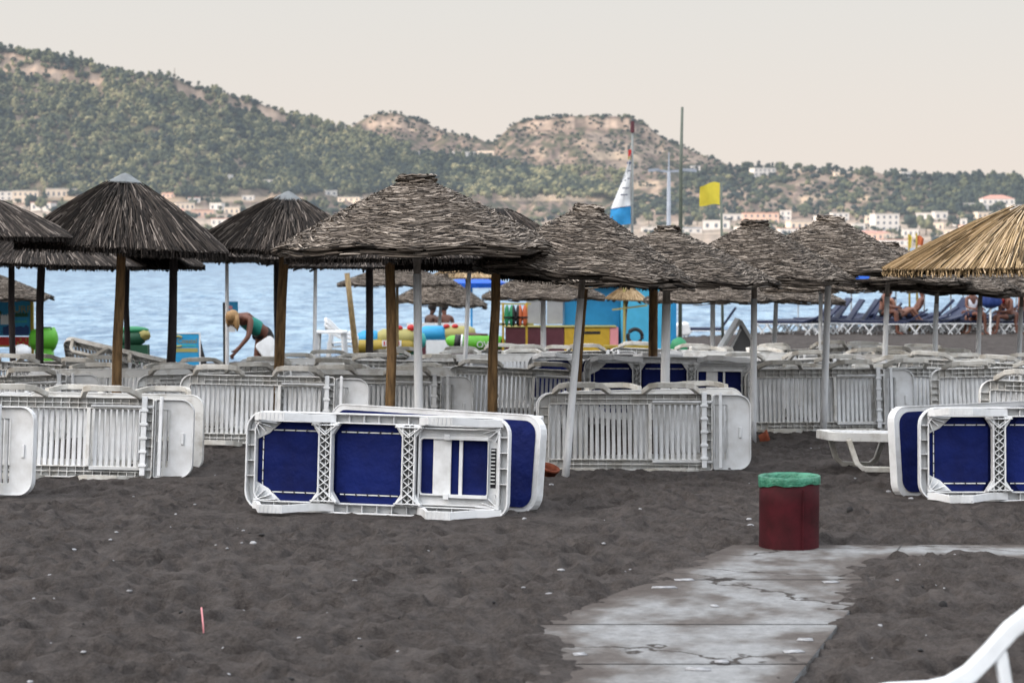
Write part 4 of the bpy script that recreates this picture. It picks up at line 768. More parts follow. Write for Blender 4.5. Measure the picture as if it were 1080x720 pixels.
def boat(px0, px1, py, Y, hull, lb, marks=True):
    e_ = empty('inflatable_boat', (X((px0+px1)/2, Y), Y, g(X((px0+px1)/2, Y), Y)+0.25)); tag(e_, lb, 'inflatable boat'); hl = (px1-px0)/2*Y/F; z0 = P(540, py, Y).z-e_.location.z
    q = MB(); q.tube([(-hl, 0, z0+0.08), (-hl+0.06, 0, z0+0.06), (-hl*0.6, 0, z0+0.01), (0, 0, z0), (hl*0.7, 0, z0), (hl-0.05, 0, z0+0.02), (hl, 0, z0+0.03)], [0.03, 0.10, 0.15, 0.165, 0.155, 0.12, 0.02], 16); q.build('hull', M[hull], e_, smooth=True)
    q = MB(); q.tube([(-hl*0.72, 0, z0+0.03), (-hl*0.5, 0, z0+0.01)], [0.152, 0.165], 16); q.build('band', M['black'], e_, smooth=True)
    q = MB(); q.tube([(-hl*0.5, 0, z0+0.012), (-hl*0.44, 0, z0+0.01)], [0.166, 0.168], 16); q.build('band', M['white'], e_, smooth=True)
    q = MB(); q.tube([(-hl*0.3, 0, z0+0.16), (hl*0.4, 0, z0+0.15)], [0.05, 0.04], 10); q.build('seat_cushion', M['kioskmaroon'], e_, smooth=True)
    q = MB(); q.box(hl*0.82, hl*0.86, -0.16, -0.12, z0-0.04, z0+0.08); q.box(hl*0.9, hl*0.94, -0.16, -0.12, z0-0.03, z0+0.08); q.build('band', M['black'], e_)
    q = MB(); q.box(-hl*0.9, hl*0.9, -0.1, 0.1, -0.25, z0-0.1); q.build('stand', M['kioskmaroon'], e_)
    text('OW', 0.17, 'white', e_, (hl*0.02, -0.175, z0-0.07), align='LEFT')
boat(470, 534, 362, 39.0, 'limegreen', 'lime green inflatable boat lying left of the maroon counter'); boat(436, 476, 357, 42.5, 'green', 'darker green inflatable boat behind the thick white pole')
# float, bundle, signs
Y = 33; e_ = empty('float', (X(47, Y), Y, g(X(47, Y), Y)+0.4)); tag(e_, 'lime green plastic float right of the water sports banner', 'float'); z0 = P(47, 357, Y).z-e_.location.z
q = MB(); q.tube([(-0.25, 0, z0-0.02), (-0.2, 0, z0-0.02), (-0.05, 0, z0), (0.15, 0, z0), (0.2, 0, z0)], [0.10, 0.17, 0.19, 0.19, 0.08], 18); q.box(-0.15, 0.12, -0.1, 0.1, -0.4, z0-0.1); o = q.build('body', M['limegreen'], e_, smooth=True); q = MB(); q.tube([(-0.02, -0.1, z0+0.15), (-0.01, -0.1, z0+0.19), (0.12, -0.1, z0+0.19), (0.13, -0.1, z0+0.15)], 0.012, 8); q.build('handle', M['darkgreen'], e_, smooth=True)
Y = 32; e_ = empty('kayak', (X(143, Y), Y, g(X(143, Y), Y)+0.3)); tag(e_, 'dark green bundle with a yellow cloth end behind the brown left pole', 'kayak'); z0 = P(143, 357, Y).z-e_.location.z
q = MB(); capsule(q, (-0.22, 0, z0), (0.06, 0, z0+0.02), 0.13); q.build('body', M['darkgreen'], e_, smooth=True); q = MB(); q.ball((0.12, -0.02, z0+0.06), (0.12, 0.10, 0.09), 14, 10, 0.14, 4); q.build('cloth', M['paleyellow'], e_, smooth=True); q = MB(); q.box(-0.3, 0.2, -0.1, 0.1, -0.3, z0-0.1); q.build('stand', M['darkgreen'], e_)
q = MB(); q.ball((-0.05, 0, z0+0.14), (0.26, 0.12, 0.06), 14, 8); q.build('top_cushion', M['green'], e_, smooth=True)
Y = 35; x0, x1 = X(180, Y), X(209.5, Y); zg = g(x0, Y); e_ = empty('a_frame_sign', ((x0+x1)/2, Y, zg)); tag(e_, 'blue and yellow sandwich board sign right of the dark leaning post', 'sign'); hw = (x1-x0)/2; zt = P(540, 352, Y).z-zg
q = MB(); q.box(-hw, hw, -0.012, 0.012, 0, zt); o = q.build('front_board', M['cyan'], e_)
q = MB(); q.box(-hw-0.025, -hw-0.001, -0.02, 0.02, 0, zt+0.02); q.box(hw+0.001, hw+0.025, -0.02, 0.02, 0, zt+0.02); q.box(-hw, hw, -0.02, 0.02, zt+0.001, zt+0.02); q.build('board_frame', M['sailwhite'], e_)
q = MB(); q.add([(-hw, 0.03, zt), (hw, 0.03, zt), (hw+0.1, 0.5, 0), (-hw+0.1, 0.5, 0)], [(0, 1, 2, 3)]); q.build('rear_board', M['black'], e_); q = MB(); q.add([(hw+0.03, 0.02, zt*0.8), (hw+0.13, 0.45, 0), (hw+0.03, 0.02, 0)], [(0, 1, 2)]); q.build('side_gusset', M['black'], e_)
q = MB(); q.tube([(0.10*math.cos(R(a))-hw+0.13, -0.018, zt-0.13+0.09*math.sin(R(a))) for a in range(50, 320, 15)], 0.02, 6); q.build('emblem', M['paleyellow'], e_)
text('Coastal', 0.115, 'yellow', e_, (0.04, -0.016, zt-0.16)); q = MB(); q.box(-hw+0.02, hw-0.02, -0.018, -0.013, zt-0.32, zt-0.25); q.build('band', M['paleyellow'], e_); q = MB(); q.box(-hw+0.1, hw-0.05, -0.018, -0.013, zt-0.215, zt-0.19); q.build('band', M['seagreen'], e_)
Y = 34; x0, x1 = X(-32, Y), X(32, Y); zg = g(-9, Y); zt, zb = P(0, 314, Y).z-zg, P(0, 364, Y).z-zg; e_ = empty('banner', ((x0+x1)/2, Y, zg)); tag(e_, 'yellow framed water sports banner with sea pictures at the left edge', 'banner'); hw = (x1-x0)/2
q = MB(); q.box(-hw, hw, -0.01, 0.01, P(0, 354, Y).z-zg, zt); q.build('picture', M['cyan'], e_)
for (a0, a1, b0, b1, m_) in ((0.1, 0.95, 342, 353, 'deepblue'), (0.5, 0.93, 328, 334, 'darkgreen'), (0.45, 0.9, 336, 340, 'seagreen'), (-0.9, -0.1, 338, 353, 'deepblue'), (0.02, 0.35, 330, 342, 'white'), (-0.15, 0.05, 326, 336, 'darkgreen')):
    q = MB(); za, zc = P(0, b1, Y).z-zg, P(0, b0, Y).z-zg; n = 10; q.add([(hw*(a0+(a1-a0)*k/n), -0.012-0.0008*b0/10, za) for k in range(n+1)]+[(hw*(a0+(a1-a0)*k/n), -0.012-0.0008*b0/10, zc-0.05*abs(math.sin(k*1.3+a0*9))) for k in range(n+1)], [(k, k+1, n+2+k, n+1+k) for k in range(n)]); q.build('picture_patch', M[m_], e_)
q = MB(); q.box(-hw, hw, -0.01, 0.01, zb, P(0, 355, Y).z-zg); q.build('red_band', M['red'], e_)
q = MB()
for k in range(5): q.box(hw*(0.55+0.09*k), hw*(0.60+0.09*k), -0.014, -0.011, zb+0.01+(k % 2)*0.06, zb+0.06+(k % 2)*0.06)
q.build('check_pattern', M['yellow'], e_)
q = MB(); q.box(hw+0.001, hw+0.05, -0.03, 0.03, 0, zt+0.02); q.box(-hw-0.05, -hw-0.001, -0.03, 0.03, 0, zt+0.02); q.box(-hw, hw, -0.03, 0.03, zt+0.001, zt+0.03); q.box(-hw, hw, -0.02, 0.02, zb-0.03, zb-0.001); q.build('banner_frame', M['yellow'], e_); text('SURF', 0.17, 'paleyellow', e_, (hw*0.66, -0.016, zt-0.25))
q = MB(); Y = 32.5; q.ball((0, 0, 0.3), (0.16, 0.14, 0.13), 14, 10, 0.05, 3); tag(q.build('bag', M['white'], smooth=True, loc=(X(22, Y), Y, P(22, 370, Y).z-0.32)), 'white bag with rounded top below the water sports banner', 'bag')
# notice on the thin pole behind the woman
Y = 31.2; e_ = empty('notice', (X(240, Y), Y, g(X(240, Y), Y))); tag(e_, 'small blue and pink notice on a dark stake behind the bending woman', 'notice'); zg = e_.location.z
q = MB(); q.bar((-0.06, 0.02, 0), (-0.06, 0.02, P(0, 319, Y).z-zg), 0.035, 0.035); q.build('stake', M['black'], e_); q = MB(); q.box(-0.02, 0.16, -0.01, 0.01, P(0, 329, Y).z-zg, P(0, 318, Y).z-zg); q.build('board', M['cyan'], e_); q = MB(); q.ball((0.04, -0.012, P(0, 324, Y).z-zg), (0.04, 0.004, 0.03), 10, 6); q.build('picture_patch', M['pink'], e_)
q = MB(); q.box(0.0, 0.12, -0.01, 0.01, P(0, 350, Y).z-zg, P(0, 330, Y).z-zg); q.build('lower_board', M['sailwhite'], e_)
Y = 29.0; q = MB(); q.slab(rr(-0.15, 0.15, -0.22, 0.22, 0.06), -0.02, 0.02); o = q.build('seat_pad', M['plastic'], bevel=0.01, loc=P(286, 371, Y)); o.rotation_euler = (R(62), R(-30), R(30)); tag(o, 'white lounger back panel tilted under the bending woman', 'panel')
Y = 38; q = MB(); q.slab(rr(-0.35, 0.35, -0.6, 0.6, 0.15), 0, 0.06); tag(q.build('paddle_board', M['sailblue'], loc=(X(1062, 33), 33, g(X(1062, 33), 33)+0.05), bevel=0.02), 'light blue board lying on the sand at the far right behind the white poles', 'board')

# ------------------------------------------------------------------ sail, masts, flags
Y = 56; zg = g(X(667, Y), Y); e_ = empty('sailing_dinghy', (X(666.5, Y), Y, zg)); tag(e_, 'dinghy with a white sail and blue foot rising behind the umbrellas', 'sailing boat'); s = Y/F
def z_of(py): return P(540, py, Y).z-zg
q = MB(); q.tube([(0, 0, 0.3), (0, 0, z_of(128))], [0.05, 0.03], 10); q.build('mast', M['greymetal'], e_, smooth=True); q = MB(); q.tube([(0, -0.005, z_of(140)), (0, -0.005, z_of(128))], [0.06, 0.055], 10); q.build('mast_top', M['kioskmaroon'], e_)
edge = [(162, 0.3), (175, 4), (185, 8), (196, 12), (208, 17), (217, 21)]
def sail(rows, m_, nm):
    q = MB(); n = 6
    for (py, wpx) in rows:
        for k in range(n+1): t = k/n; q.v.append((-0.04-wpx*s*t, -0.16*math.sin(math.pi*t)*(wpx/20)+0.05*math.sin(7*t+py), z_of(py + 3*t*(wpx/20))))
    q.f = [(j*(n+1)+k, j*(n+1)+k+1, (j+1)*(n+1)+k+1, (j+1)*(n+1)+k) for j in range(len(rows)-1) for k in range(n)]; q.mi = [0]*len(q.f); o = q.build(nm, M[m_], e_, smooth=True); return o
so_ = sail(edge, 'sailwhite', 'sail'); sail([(217.6, 21), (226, 22), (236, 19)], 'sailblue', 'sail_foot'); sail([(216.9, 21.2), (217.8, 21.2)], 'deepblue', 'sail_stripe')
q = MB(); q.box(-0.12, -0.03, -0.03, -0.02, z_of(165), z_of(158)); q.build('sail_head', M['red'], e_); q = MB(); q.box(-0.12, -0.03, -0.03, -0.02, z_of(168.5), z_of(165.2)); q.build('sail_head', M['yellow'], e_); q = MB(); q.box(-0.15, -0.03, -0.03, -0.02, z_of(173), z_of(171)); q.build('sail_head', M['deepblue'], e_)
for a_, b_, w_ in ((188, 3, 3), (190, 7, 2), (191, 11, 2), (180, 2, 3), (198, 4, 7), (205, 5, 8)): q = MB(); q.box(-(b_+w_)*s, -b_*s, -0.225, -0.22, z_of(a_+1.2), z_of(a_)); q.build('sail_mark', M['sailmark'], e_)
q = MB(); q.sweep([(-1.4, 0, 0.35), (-0.6, 0, 0.28), (0.6, 0, 0.28), (1.6, 0, 0.45)], 0.35, 1.0, up=(0, 1, 0)); q.build('hull', M['sailwhite'], e_, bevel=0.05)
Y = 48; x = X(717.5, Y); q = MB(); q.tube([(0, 0, 0), (0, 0, P(0, 180, Y).z-g(x, Y)), (0.03, 0, P(0, 113, Y).z-g(x, Y))], [0.05, 0.045, 0.032], 10); tag(q.build('flagpole', M['masttone'], loc=(x, Y, g(x, Y)), smooth=True), 'tall bare grey green pole rising above the umbrellas', 'pole')
def flag(px, Y, py_top, py_f0, py_f1, wpx, m_, lb, pm='masttone', side=-1):
    x = X(px, Y); zg = g(x, Y); e_ = empty('flag', (x, Y, zg)); tag(e_, lb, 'flag'); zz = lambda py: P(0, py, Y).z-zg; s = Y/F
    q = MB(); q.tube([(0.06, 0, 0), (0, 0, zz(py_top))], [0.035, 0.028], 8); q.build('pole', M[pm], e_, smooth=True)
    q = MB(); n = 8
    for j in range(5):
        for k in range(n+1): t = k/n; q.v.append((side*(0.03+wpx*s*t*(1-0.15*j/4*0)), 0.10*math.sin(t*6+j*0.6)*t, zz(py_f0+(py_f1-py_f0)*j/4) + 0.03*math.sin(t*5) - t*t*0.06*(j == 0) - (0.06*t*(1-t) if j else 0)))
    q.f = [(j*(n+1)+k, j*(n+1)+k+1, (j+1)*(n+1)+k+1, (j+1)*(n+1)+k) for j in range(4) for k in range(n)]; q.mi = [0]*len(q.f); q.build('cloth', M[m_], e_, smooth=True)
flag(760, 46, 192, 193, 216, 21, 'flagyellow', 'yellow flag flying left from a thin pole above the reed umbrellas')
flag(966, 60, 246, 249, 259, 7, 'orange', 'small orange flag just above the left end of the golden umbrella', 'yellow', 1)
flag(958, 60, 247, 248, 262, 2, 'flagyellow', 'narrow yellow flag left of the small orange one', 'yellow', 1)
Y = 62; x = X(705, Y); zg = g(x, Y); e_ = empty('lamp_post', (x, Y, zg)); tag(e_, 'pale lamp post with two thin side arms between sail and tall pole', 'lamp post'); zt = P(0, 181, Y).z-zg
q = MB(); q.tube([(0, 0, 0), (0, 0, zt)], [0.10, 0.055], 10); q.build('post', M['lamp'], e_, smooth=True); q = MB(); q.tube([(0, 0, zt), (0, 0, zt+0.6)], [0.03, 0.015], 8); q.build('tip', M['lamp'], e_)
for sx, l_ in ((-1, 0.55), (1, 0.75)): q = MB(); q.bar((0, 0, zt), (sx*l_, 0, zt+0.05), 0.05, 0.07); o = q.build('arm', M['lamp'], e_); q = MB(); q.bar((sx*l_*0.55, 0, zt+0.06), (sx*l_*1.15, 0, zt+0.03), 0.12, 0.09); q.build('lamp_head', M['lamp'], o)

# ------------------------------------------------------------------ far deckchairs and open navy umbrellas
def deck(hh, bx):
    root = empty('deckchair'); q = MB(); q.box(0, 1.25, -0.335, 0.3, 0.33, 0.40); q.build('seat', M['navy'], root)
    q = MB(); q.add([(1.22, -0.3, 0.35), (1.22, 0.3, 0.35), (bx, 0.3, hh), (bx, -0.3, hh), (1.24, -0.3, 0.31), (1.24, 0.3, 0.31), (bx+0.03, 0.3, hh-0.04), (bx+0.03, -0.3, hh-0.04)], [(0, 1, 2, 3), (7, 6, 5, 4), (0, 3, 7, 4), (1, 5, 6, 2), (2, 6, 7, 3)]); q.build('backrest', M['navy'], root)
    q = MB()
    for y in (-0.32, 0.32): q.bar((-0.02, y, 0.315), (1.9, y, 0.315), 0.03, 0.025)
    q.build('frame', M['white'], root)
    for y in (-0.32, 0.32):
        for x in (0.2, 1.5): q = MB(); q.bar((x-0.14, y, 0.31), (x+0.10, y, 0), 0.03, 0.03); q.bar((x+0.2, y, 0.31), (x-0.04, y, 0), 0.03, 0.03); q.build('leg', M['white'], root)
    return root
DKS = [deck(0.92, 1.76), deck(0.75, 1.84), deck(0.55, 1.90), deck(1.0, 1.66)]; bpy.context.view_layer.update()
posn = ['first', 'second', 'third', 'fourth', 'fifth', 'sixth', 'seventh', 'eighth', 'ninth', 'tenth', 'eleventh', 'twelfth', 'thirteenth', 'fourteenth', 'fifteenth', 'sixteenth', 'seventeenth', 'eighteenth', 'nineteenth', 'twentieth']
for row, (Y, p0, st, n) in enumerate(((58.0, 712, 19.5, 20), (60.2, 806, 17.5, 17), (62.4, 832, 19, 14))):
    for k in range(n):
        if row == 0 and k in (1, 2, 3): continue
        o = inst(rnd.choice(DKS)); x = X(p0+st*k+rnd.uniform(-5, 5), Y); o.location = (x, Y+rnd.uniform(-0.3, 0.3), g(x, Y)); o.rotation_euler = (0, 0, R(rnd.uniform(-20, 16)))
        tag(o, 'navy deckchair, %s from the left in the %s row by the water' % (posn[k], ('front', 'middle', 'rear')[row]), 'deckchair', 'navy deckchairs along the water')
def navy_umbrella():
    root = empty('navy_umbrella'); q = MB(); q.tube([(0, 0, 0), (0, 0, 1.95)], 0.025, 8); q.build('pole', M['white'], root, smooth=True)
    q = MB(); q.lathe([(0.02, 1.95), (0.5, 1.80), (1.0, 1.58), (1.05, 1.46), (1.04, 1.46), (0.99, 1.56), (0.5, 1.77)], 16, wob=lambda a, z: 1+0.03*math.cos(a*8)); q.build('canopy', M['navy'], root)
    for k in range(8): a = k*math.pi/4; q = MB(); q.tube([(0, 0, 1.90), (0.97*math.cos(a), 0.97*math.sin(a), 1.55)], 0.01, 5); q.build('rib', M['white'], root)
    return root
NU = navy_umbrella()
for k, (px, Y, lb) in enumerate(((898, 64, 'over the leftmost far sunbathers'), (945, 63, 'left of the reclining sunbather'), (975, 65, 'above the reclining sunbather'), (1003, 63.5, 'left of the person in the white shirt'), (1016, 66, 'behind the person in the white shirt'), (1072, 64, 'at the right edge by the seated sunbathers'), (842, 65, 'behind the reed umbrellas right of centre'))):
    o = inst(NU); x = X(px, Y); o.location = (x, Y, g(x, Y)); tag(o, 'open navy beach umbrella on a white pole ' + lb, 'beach umbrella', 'open navy umbrellas by the water')
Y = 57; x = X(1045, Y); e_ = empty('closed_umbrella', (x, Y, g(x, Y))); tag(e_, 'closed blue beach umbrella hanging down its white pole by the sunbathers', 'beach umbrella'); zz = lambda py: P(0, py, Y).z-e_.location.z
q = MB(); q.tube([(0, 0, 0), (0, 0, zz(302))], 0.03, 8); q.build('pole', M['white'], e_); q = MB(); q.lathe([(0.02, zz(296)), (0.13, zz(303)), (0.24, zz(312)), (0.29, zz(319)), (0.24, zz(322)), (0.10, zz(325))], 28, wob=lambda a, z: 1+0.16*math.cos(a*7)); q.build('canopy', M['closedblue'], e_, smooth=True)
Y = 55; x = X(505, Y); e_ = empty('blue_parasol', (x, Y, g(x, Y))); tag(e_, 'bright blue fabric parasol on a pale blue pole behind the seated pair', 'beach umbrella'); zz = lambda py: P(0, py, Y).z-e_.location.z
q = MB(); q.tube([(-0.2, 0, 0), (-0.2, 0, zz(292))], 0.03, 8); q.build('pole', M['sailblue'], e_); q = MB(); q.lathe([(0.02, zz(288)), (0.5, zz(293)), (0.8, zz(298)), (0.75, zz(303)), (0.7, zz(302)), (0.7, zz(298))], 16); q.build('canopy', M['royal'], e_, loc=(-0.05, 0, 0))
Y = 31; x = X(905, Y); q = MB(); q.slab(rr(-0.11, 0.11, -0.09, 0.09, 0.03), 0, 0.012); o = q.build('cloth', M['royal'], loc=P(907, 287, 24)); o.rotation_euler = (R(70), 0, 0); tag(o, 'scrap of bright blue cloth under the reed rim left of the golden umbrella', 'cloth')

# ------------------------------------------------------------------ people
def skin_mesh(name, J, m_, parent, sub=2, root='pelvis'):
    names = list(J); idx = {n: i for i, n in enumerate(names)}; me = bpy.data.meshes.new(name)
    me.from_pydata([J[n][0] for n in names], [(idx[J[n][2]], i) for n, i in idx.items() if J[n][2]], [])
    o = bpy.data.objects.new(name, me); COL.objects.link(o); o.modifiers.new('skin', 'SKIN'); s_ = o.modifiers.new('sub', 'SUBSURF'); s_.levels = sub; s_.render_levels = sub
    for n, i in idx.items():
        r_ = J[n][1]; sv = me.skin_vertices[0].data[i]; sv.radius = r_ if isinstance(r_, tuple) else (r_, r_); sv.use_root = (n == root)
    dg = bpy.context.evaluated_depsgraph_get(); ev = bpy.data.meshes.new_from_object(o.evaluated_get(dg)); COL.objects.unlink(o); bpy.data.objects.remove(o)
    ev.materials.clear(); ev.materials.append(m_); ev.polygons.foreach_set('use_smooth', [True]*len(ev.polygons))
    r = bpy.data.objects.new(name, ev); COL.objects.link(r); r.parent = parent; return r
def V(*a): return Vector(a)
def figure(loc, rz, pose, skin, hair, label, clothes, long_hair=False):
    """pose: dict of joint points in the figure's frame (+X is the way it faces)"""
    e_ = empty('person', loc, rz); tag(e_, label, 'person'); p = pose; up = (p['head']-p['neck']).normalized(); fw = p.get('look', V(1, 0, 0))
    J = {'pelvis': (p['pelvis'], 0.125, None), 'waist': (p['pelvis'].lerp(p['chest'], 0.5), 0.11, 'pelvis'), 'chest': (p['chest'], 0.125, 'waist'), 'neckbase': (p['neck'].lerp(p['chest'], 0.25), 0.075, 'chest'), 'neck': (p['neck'], 0.05, 'neckbase'),
         'jaw': (p['head']-up*0.06+fw*0.025, 0.065, 'neck'), 'head': (p['head']+up*0.01, 0.09, 'jaw'), 'crown': (p['head']+up*0.085, 0.065, 'head'), 'nose': (p['head']-up*0.01+fw*0.115, 0.011, 'head')}
    for s in 'lr':
        J['sh'+s] = (p['sh'+s], 0.056, 'neckbase'); J['el'+s] = (p['el'+s], 0.04, 'sh'+s); J['wr'+s] = (p['wr'+s], 0.027, 'el'+s); d = (p['wr'+s]-p['el'+s]).normalized(); J['pa'+s] = (p['wr'+s]+d*0.06, (0.034, 0.018), 'wr'+s)
        sd_ = d.cross(V(0, 1, 0.2)).normalized()
        for k, (o_, l_) in enumerate(((-0.03, 0.07), (-0.01, 0.085), (0.01, 0.08), (0.03, 0.065))): J['f%s%d' % (s, k)] = (p['wr'+s]+d*(0.075+l_)+sd_*o_*1.2, 0.0085, 'pa'+s)
        J['t'+s] = (p['wr'+s]+d*0.075+sd_*0.06, 0.01, 'wr'+s)
        J['hp'+s] = (p['hp'+s], 0.092, 'pelvis'); J['kn'+s] = (p['kn'+s], 0.06, 'hp'+s); J['ca'+s] = (p['kn'+s].lerp(p['an'+s], 0.3), 0.055, 'kn'+s); J['an'+s] = (p['an'+s], 0.036, 'ca'+s); J['to'+s] = (p['an'+s]+p.get('toe', V(0.17, 0, -0.05)), 0.03, 'an'+s)
    skin_mesh('body', J, M[skin], e_)
    q = MB(); c = p['head']+up*0.035-fw*0.018; q.ball((0, 0, 0), (0.103, 0.098, 0.10), 16, 12, 0.03, 2)
    if long_hair:
        for k in range(7): a = -1.3+0.43*k; z_h = up; x_h = (fw-up*fw.dot(up)).normalized(); y_h = z_h.cross(x_h); dn = V(-x_h.z, -y_h.z, -z_h.z); st = V(-0.03-0.04*math.cos(a), 0.085*math.sin(a), 0.02); q.tube([st, st*1.15+dn*0.08, st*1.2+dn*0.16, st*1.1+dn*0.23], [0.028, 0.036, 0.03, 0.006], 8)
    o = q.build('hair', M[hair], e_, smooth=True); zax = up; xax = (fw-up*fw.dot(up)).normalized(); yax = zax.cross(xax); o.matrix_local = Matrix.Translation(c) @ Matrix((xax, yax, zax)).transposed().to_4x4()
    for (nm, m_, a, b_, r0, r1) in clothes:
        if nm == 'top':
            K = {'pelvis': (p['pelvis'].lerp(p['chest'], a), r0, None), 'mid': (p['pelvis'].lerp(p['chest'], (a+b_)/2), (r0+r1)/2, 'pelvis'), 'end': (p['pelvis'].lerp(p['chest'], b_), r1, 'mid')}
            if b_ >= 1:
                for s in 'lr': K['s'+s] = (p['sh'+s].lerp(p['chest'], 0.15), 0.064, 'end')
        else:
            K = {'pelvis': (p['pelvis'], r0, None), 'w': (p['pelvis'].lerp(p['chest'], 0.25), r0*0.95, 'pelvis')}
            for s in 'lr': K['h'+s] = (p['hp'+s], 0.102, 'pelvis'); K['k'+s] = (p['hp'+s].lerp(p['kn'+s], b_), r1, 'h'+s)
        skin_mesh({'top': 'shirt', 'legs': 'shorts'}[nm], K, M[m_], e_)
    return e_
def sit(lean=0.1, hseat=0.42, reach=0.3, knee_up=0.0, back=0.0):
    pe = V(0, 0, hseat+0.1); ch = pe+V(-back+lean*0.35, 0, 0.36); nk = ch+V(lean*0.15-back*0.3, 0, 0.17); hd = nk+V(0.03, 0, 0.16)
    d = dict(pelvis=pe, chest=ch, neck=nk, head=hd)
    for s, q in (('l', 1), ('r', -1)): d['sh'+s] = ch+V(0, q*0.19, 0.10); d['el'+s] = ch+V(0.06, q*0.25, -0.17); d['wr'+s] = ch+V(reach, q*0.17, -0.22); d['hp'+s] = pe+V(0.04, q*0.09, -0.02); d['kn'+s] = pe+V(0.44, q*0.12, 0.02+knee_up); d['an'+s] = V(0.50+0.2*(knee_up > 0.1), q*0.12, 0.07 if knee_up < 0.1 else hseat-0.02)
    return d
def bend():
    d = dict(pelvis=V(-0.05, 0, 0.93), chest=V(0.30, 0, 1.16), neck=V(0.42, 0.02, 1.19), head=V(0.55, 0.06, 1.20), look=V(0.85, 0.05, -0.52).normalized())
    for s, q in (('l', 1), ('r', -1)):
        d['sh'+s] = V(0.32, q*0.18, 1.17); d['hp'+s] = V(-0.05, q*0.09, 0.90); d['kn'+s] = V(0.02, q*0.11, 0.50); d['an'+s] = V(-0.06, q*0.12, 0.08)
    d['ell'] = V(0.42, 0.26, 0.92); d['wrl'] = V(0.58, 0.2, 0.72); d['elr'] = V(0.02, -0.34, 1.18); d['wrr'] = V(-0.02, -0.22, 0.95); return d
Y = 29.6; x = X(276, Y); figure((x, Y, g(x, Y)), R(222), bend(), 'tan', 'hairblond', 'blond woman in a green and black swimsuit bending over the white loungers', [('top', 'teal', 0.15, 1.0, 0.135, 0.135), ('legs', 'black', 0, 0.2, 0.142, 0.10)], True)
for px, lb, m_, rz in ((455, 'dark haired seated person on the left of the white bench', 'darkskin', 40), (469, 'seated person on the right of the white bench, turned to the other', 'tan', 120)):
    Y = 45.6; x = X(px, Y); figure((x, Y, e_.location.z*0+g(x, Y)), R(rz), sit(0.0, bz-0.46, 0.2), m_, 'hairdark', lb, [('legs', 'navy', 0, 0.5, 0.14, 0.1)])
for px, Y, rz, kw, m_, hr, lb, cl, lh in (
    (929, 57.5, -20, dict(lean=0.3, hseat=0.55, reach=0.35), 'tan', 'hairdark', 'long haired woman sitting up among the far deckchairs', [('top', 'black', 0.75, 1.0, 0.13, 0.13), ('legs', 'black', 0, 0.15, 0.14, 0.1)], True),
    (946, 58.2, 15, dict(lean=0.1, knee_up=0.2, back=0.25), 'skin', 'hairdark', 'sunbather with raised knees right of the long haired woman', [('legs', 'black', 0, 0.2, 0.14, 0.1)], False),
    (962, 58.8, 170, dict(back=0.28, knee_up=0.18), 'tan', 'hairdark', 'dark haired sunbather reclining on a far navy deckchair', [('legs', 'navy', 0, 0.4, 0.14, 0.1)], False),
    (1024, 57.6, -60, dict(lean=0.1, hseat=0.5), 'tan', 'hairdark', 'dark haired person in a white shirt seated by the water', [('top', 'shirt', 0.0, 1.0, 0.14, 0.145), ('legs', 'navy', 0, 0.6, 0.14, 0.1)], False),
    (1036, 58, 200, dict(lean=0.5, hseat=0.4), 'skin', 'hairdark', 'person in orange shorts leaning forward beside the closed blue umbrella', [('legs', 'orange', 0, 0.8, 0.145, 0.11)], False),
    (1056, 57.7, -30, dict(lean=0.1, hseat=0.5), 'tan', 'hairdark', 'brown haired woman seated right of the closed blue umbrella', [('top', 'red', 0.75, 1.0, 0.13, 0.13), ('legs', 'red', 0, 0.15, 0.14, 0.1)], True),
    (1067, 57.4, 190, dict(lean=0.2, hseat=0.42), 'tan', 'hairdark', 'sunbather sitting near the right edge, facing left', [('legs', 'black', 0, 0.5, 0.14, 0.1)], False),
    (1077, 58, 10, dict(lean=0.1, hseat=0.5), 'skin', 'hairdark', 'sunbather sitting at the very right edge', [('legs', 'navy', 0, 0.5, 0.14, 0.1)], False)):
    x = X(px, Y); figure((x, Y, g(x, Y)), R(rz), sit(**kw), m_, hr, lb, cl, lh)

# ------------------------------------------------------------------ hills
def ip(px, pts): a = np.array(pts, float); return np.interp(px, a[:, 0], a[:, 1])
R1 = [(-900, 150), (-400, 80), (-200, 60), (0, 51), (40, 56), (90, 67), (130, 78), (185, 82), (210, 93), (260, 104), (300, 118), (340, 131), (372, 139), (420, 152), (480, 166), (540, 179), (620, 198), (700, 220), (900, 248), (2200, 252)]
R2 = [(-900, 200), (250, 172), (340, 143), (368, 139), (378, 130), (388, 124), (397, 120), (425, 121), (440, 126), (465, 137), (500, 147), (521, 152), (530, 142), (545, 130), (560, 126), (580, 124), (620, 122), (650, 123), (670, 126), (682, 134), (700, 147), (740, 164), (775, 177), (800, 184), (900, 205), (1100, 225), (2200, 235)]
R3 = [(-900, 240), (560, 236), (640, 214), (680, 202), (740, 184), (780, 178), (800, 179), (850, 179), (900, 181), (960, 185), (1000, 190), (1080, 192), (1300, 190), (1700, 205), (2200, 215)]
def sm(t): t = np.clip(t, 0, 1); return t*t*(3-2*t)
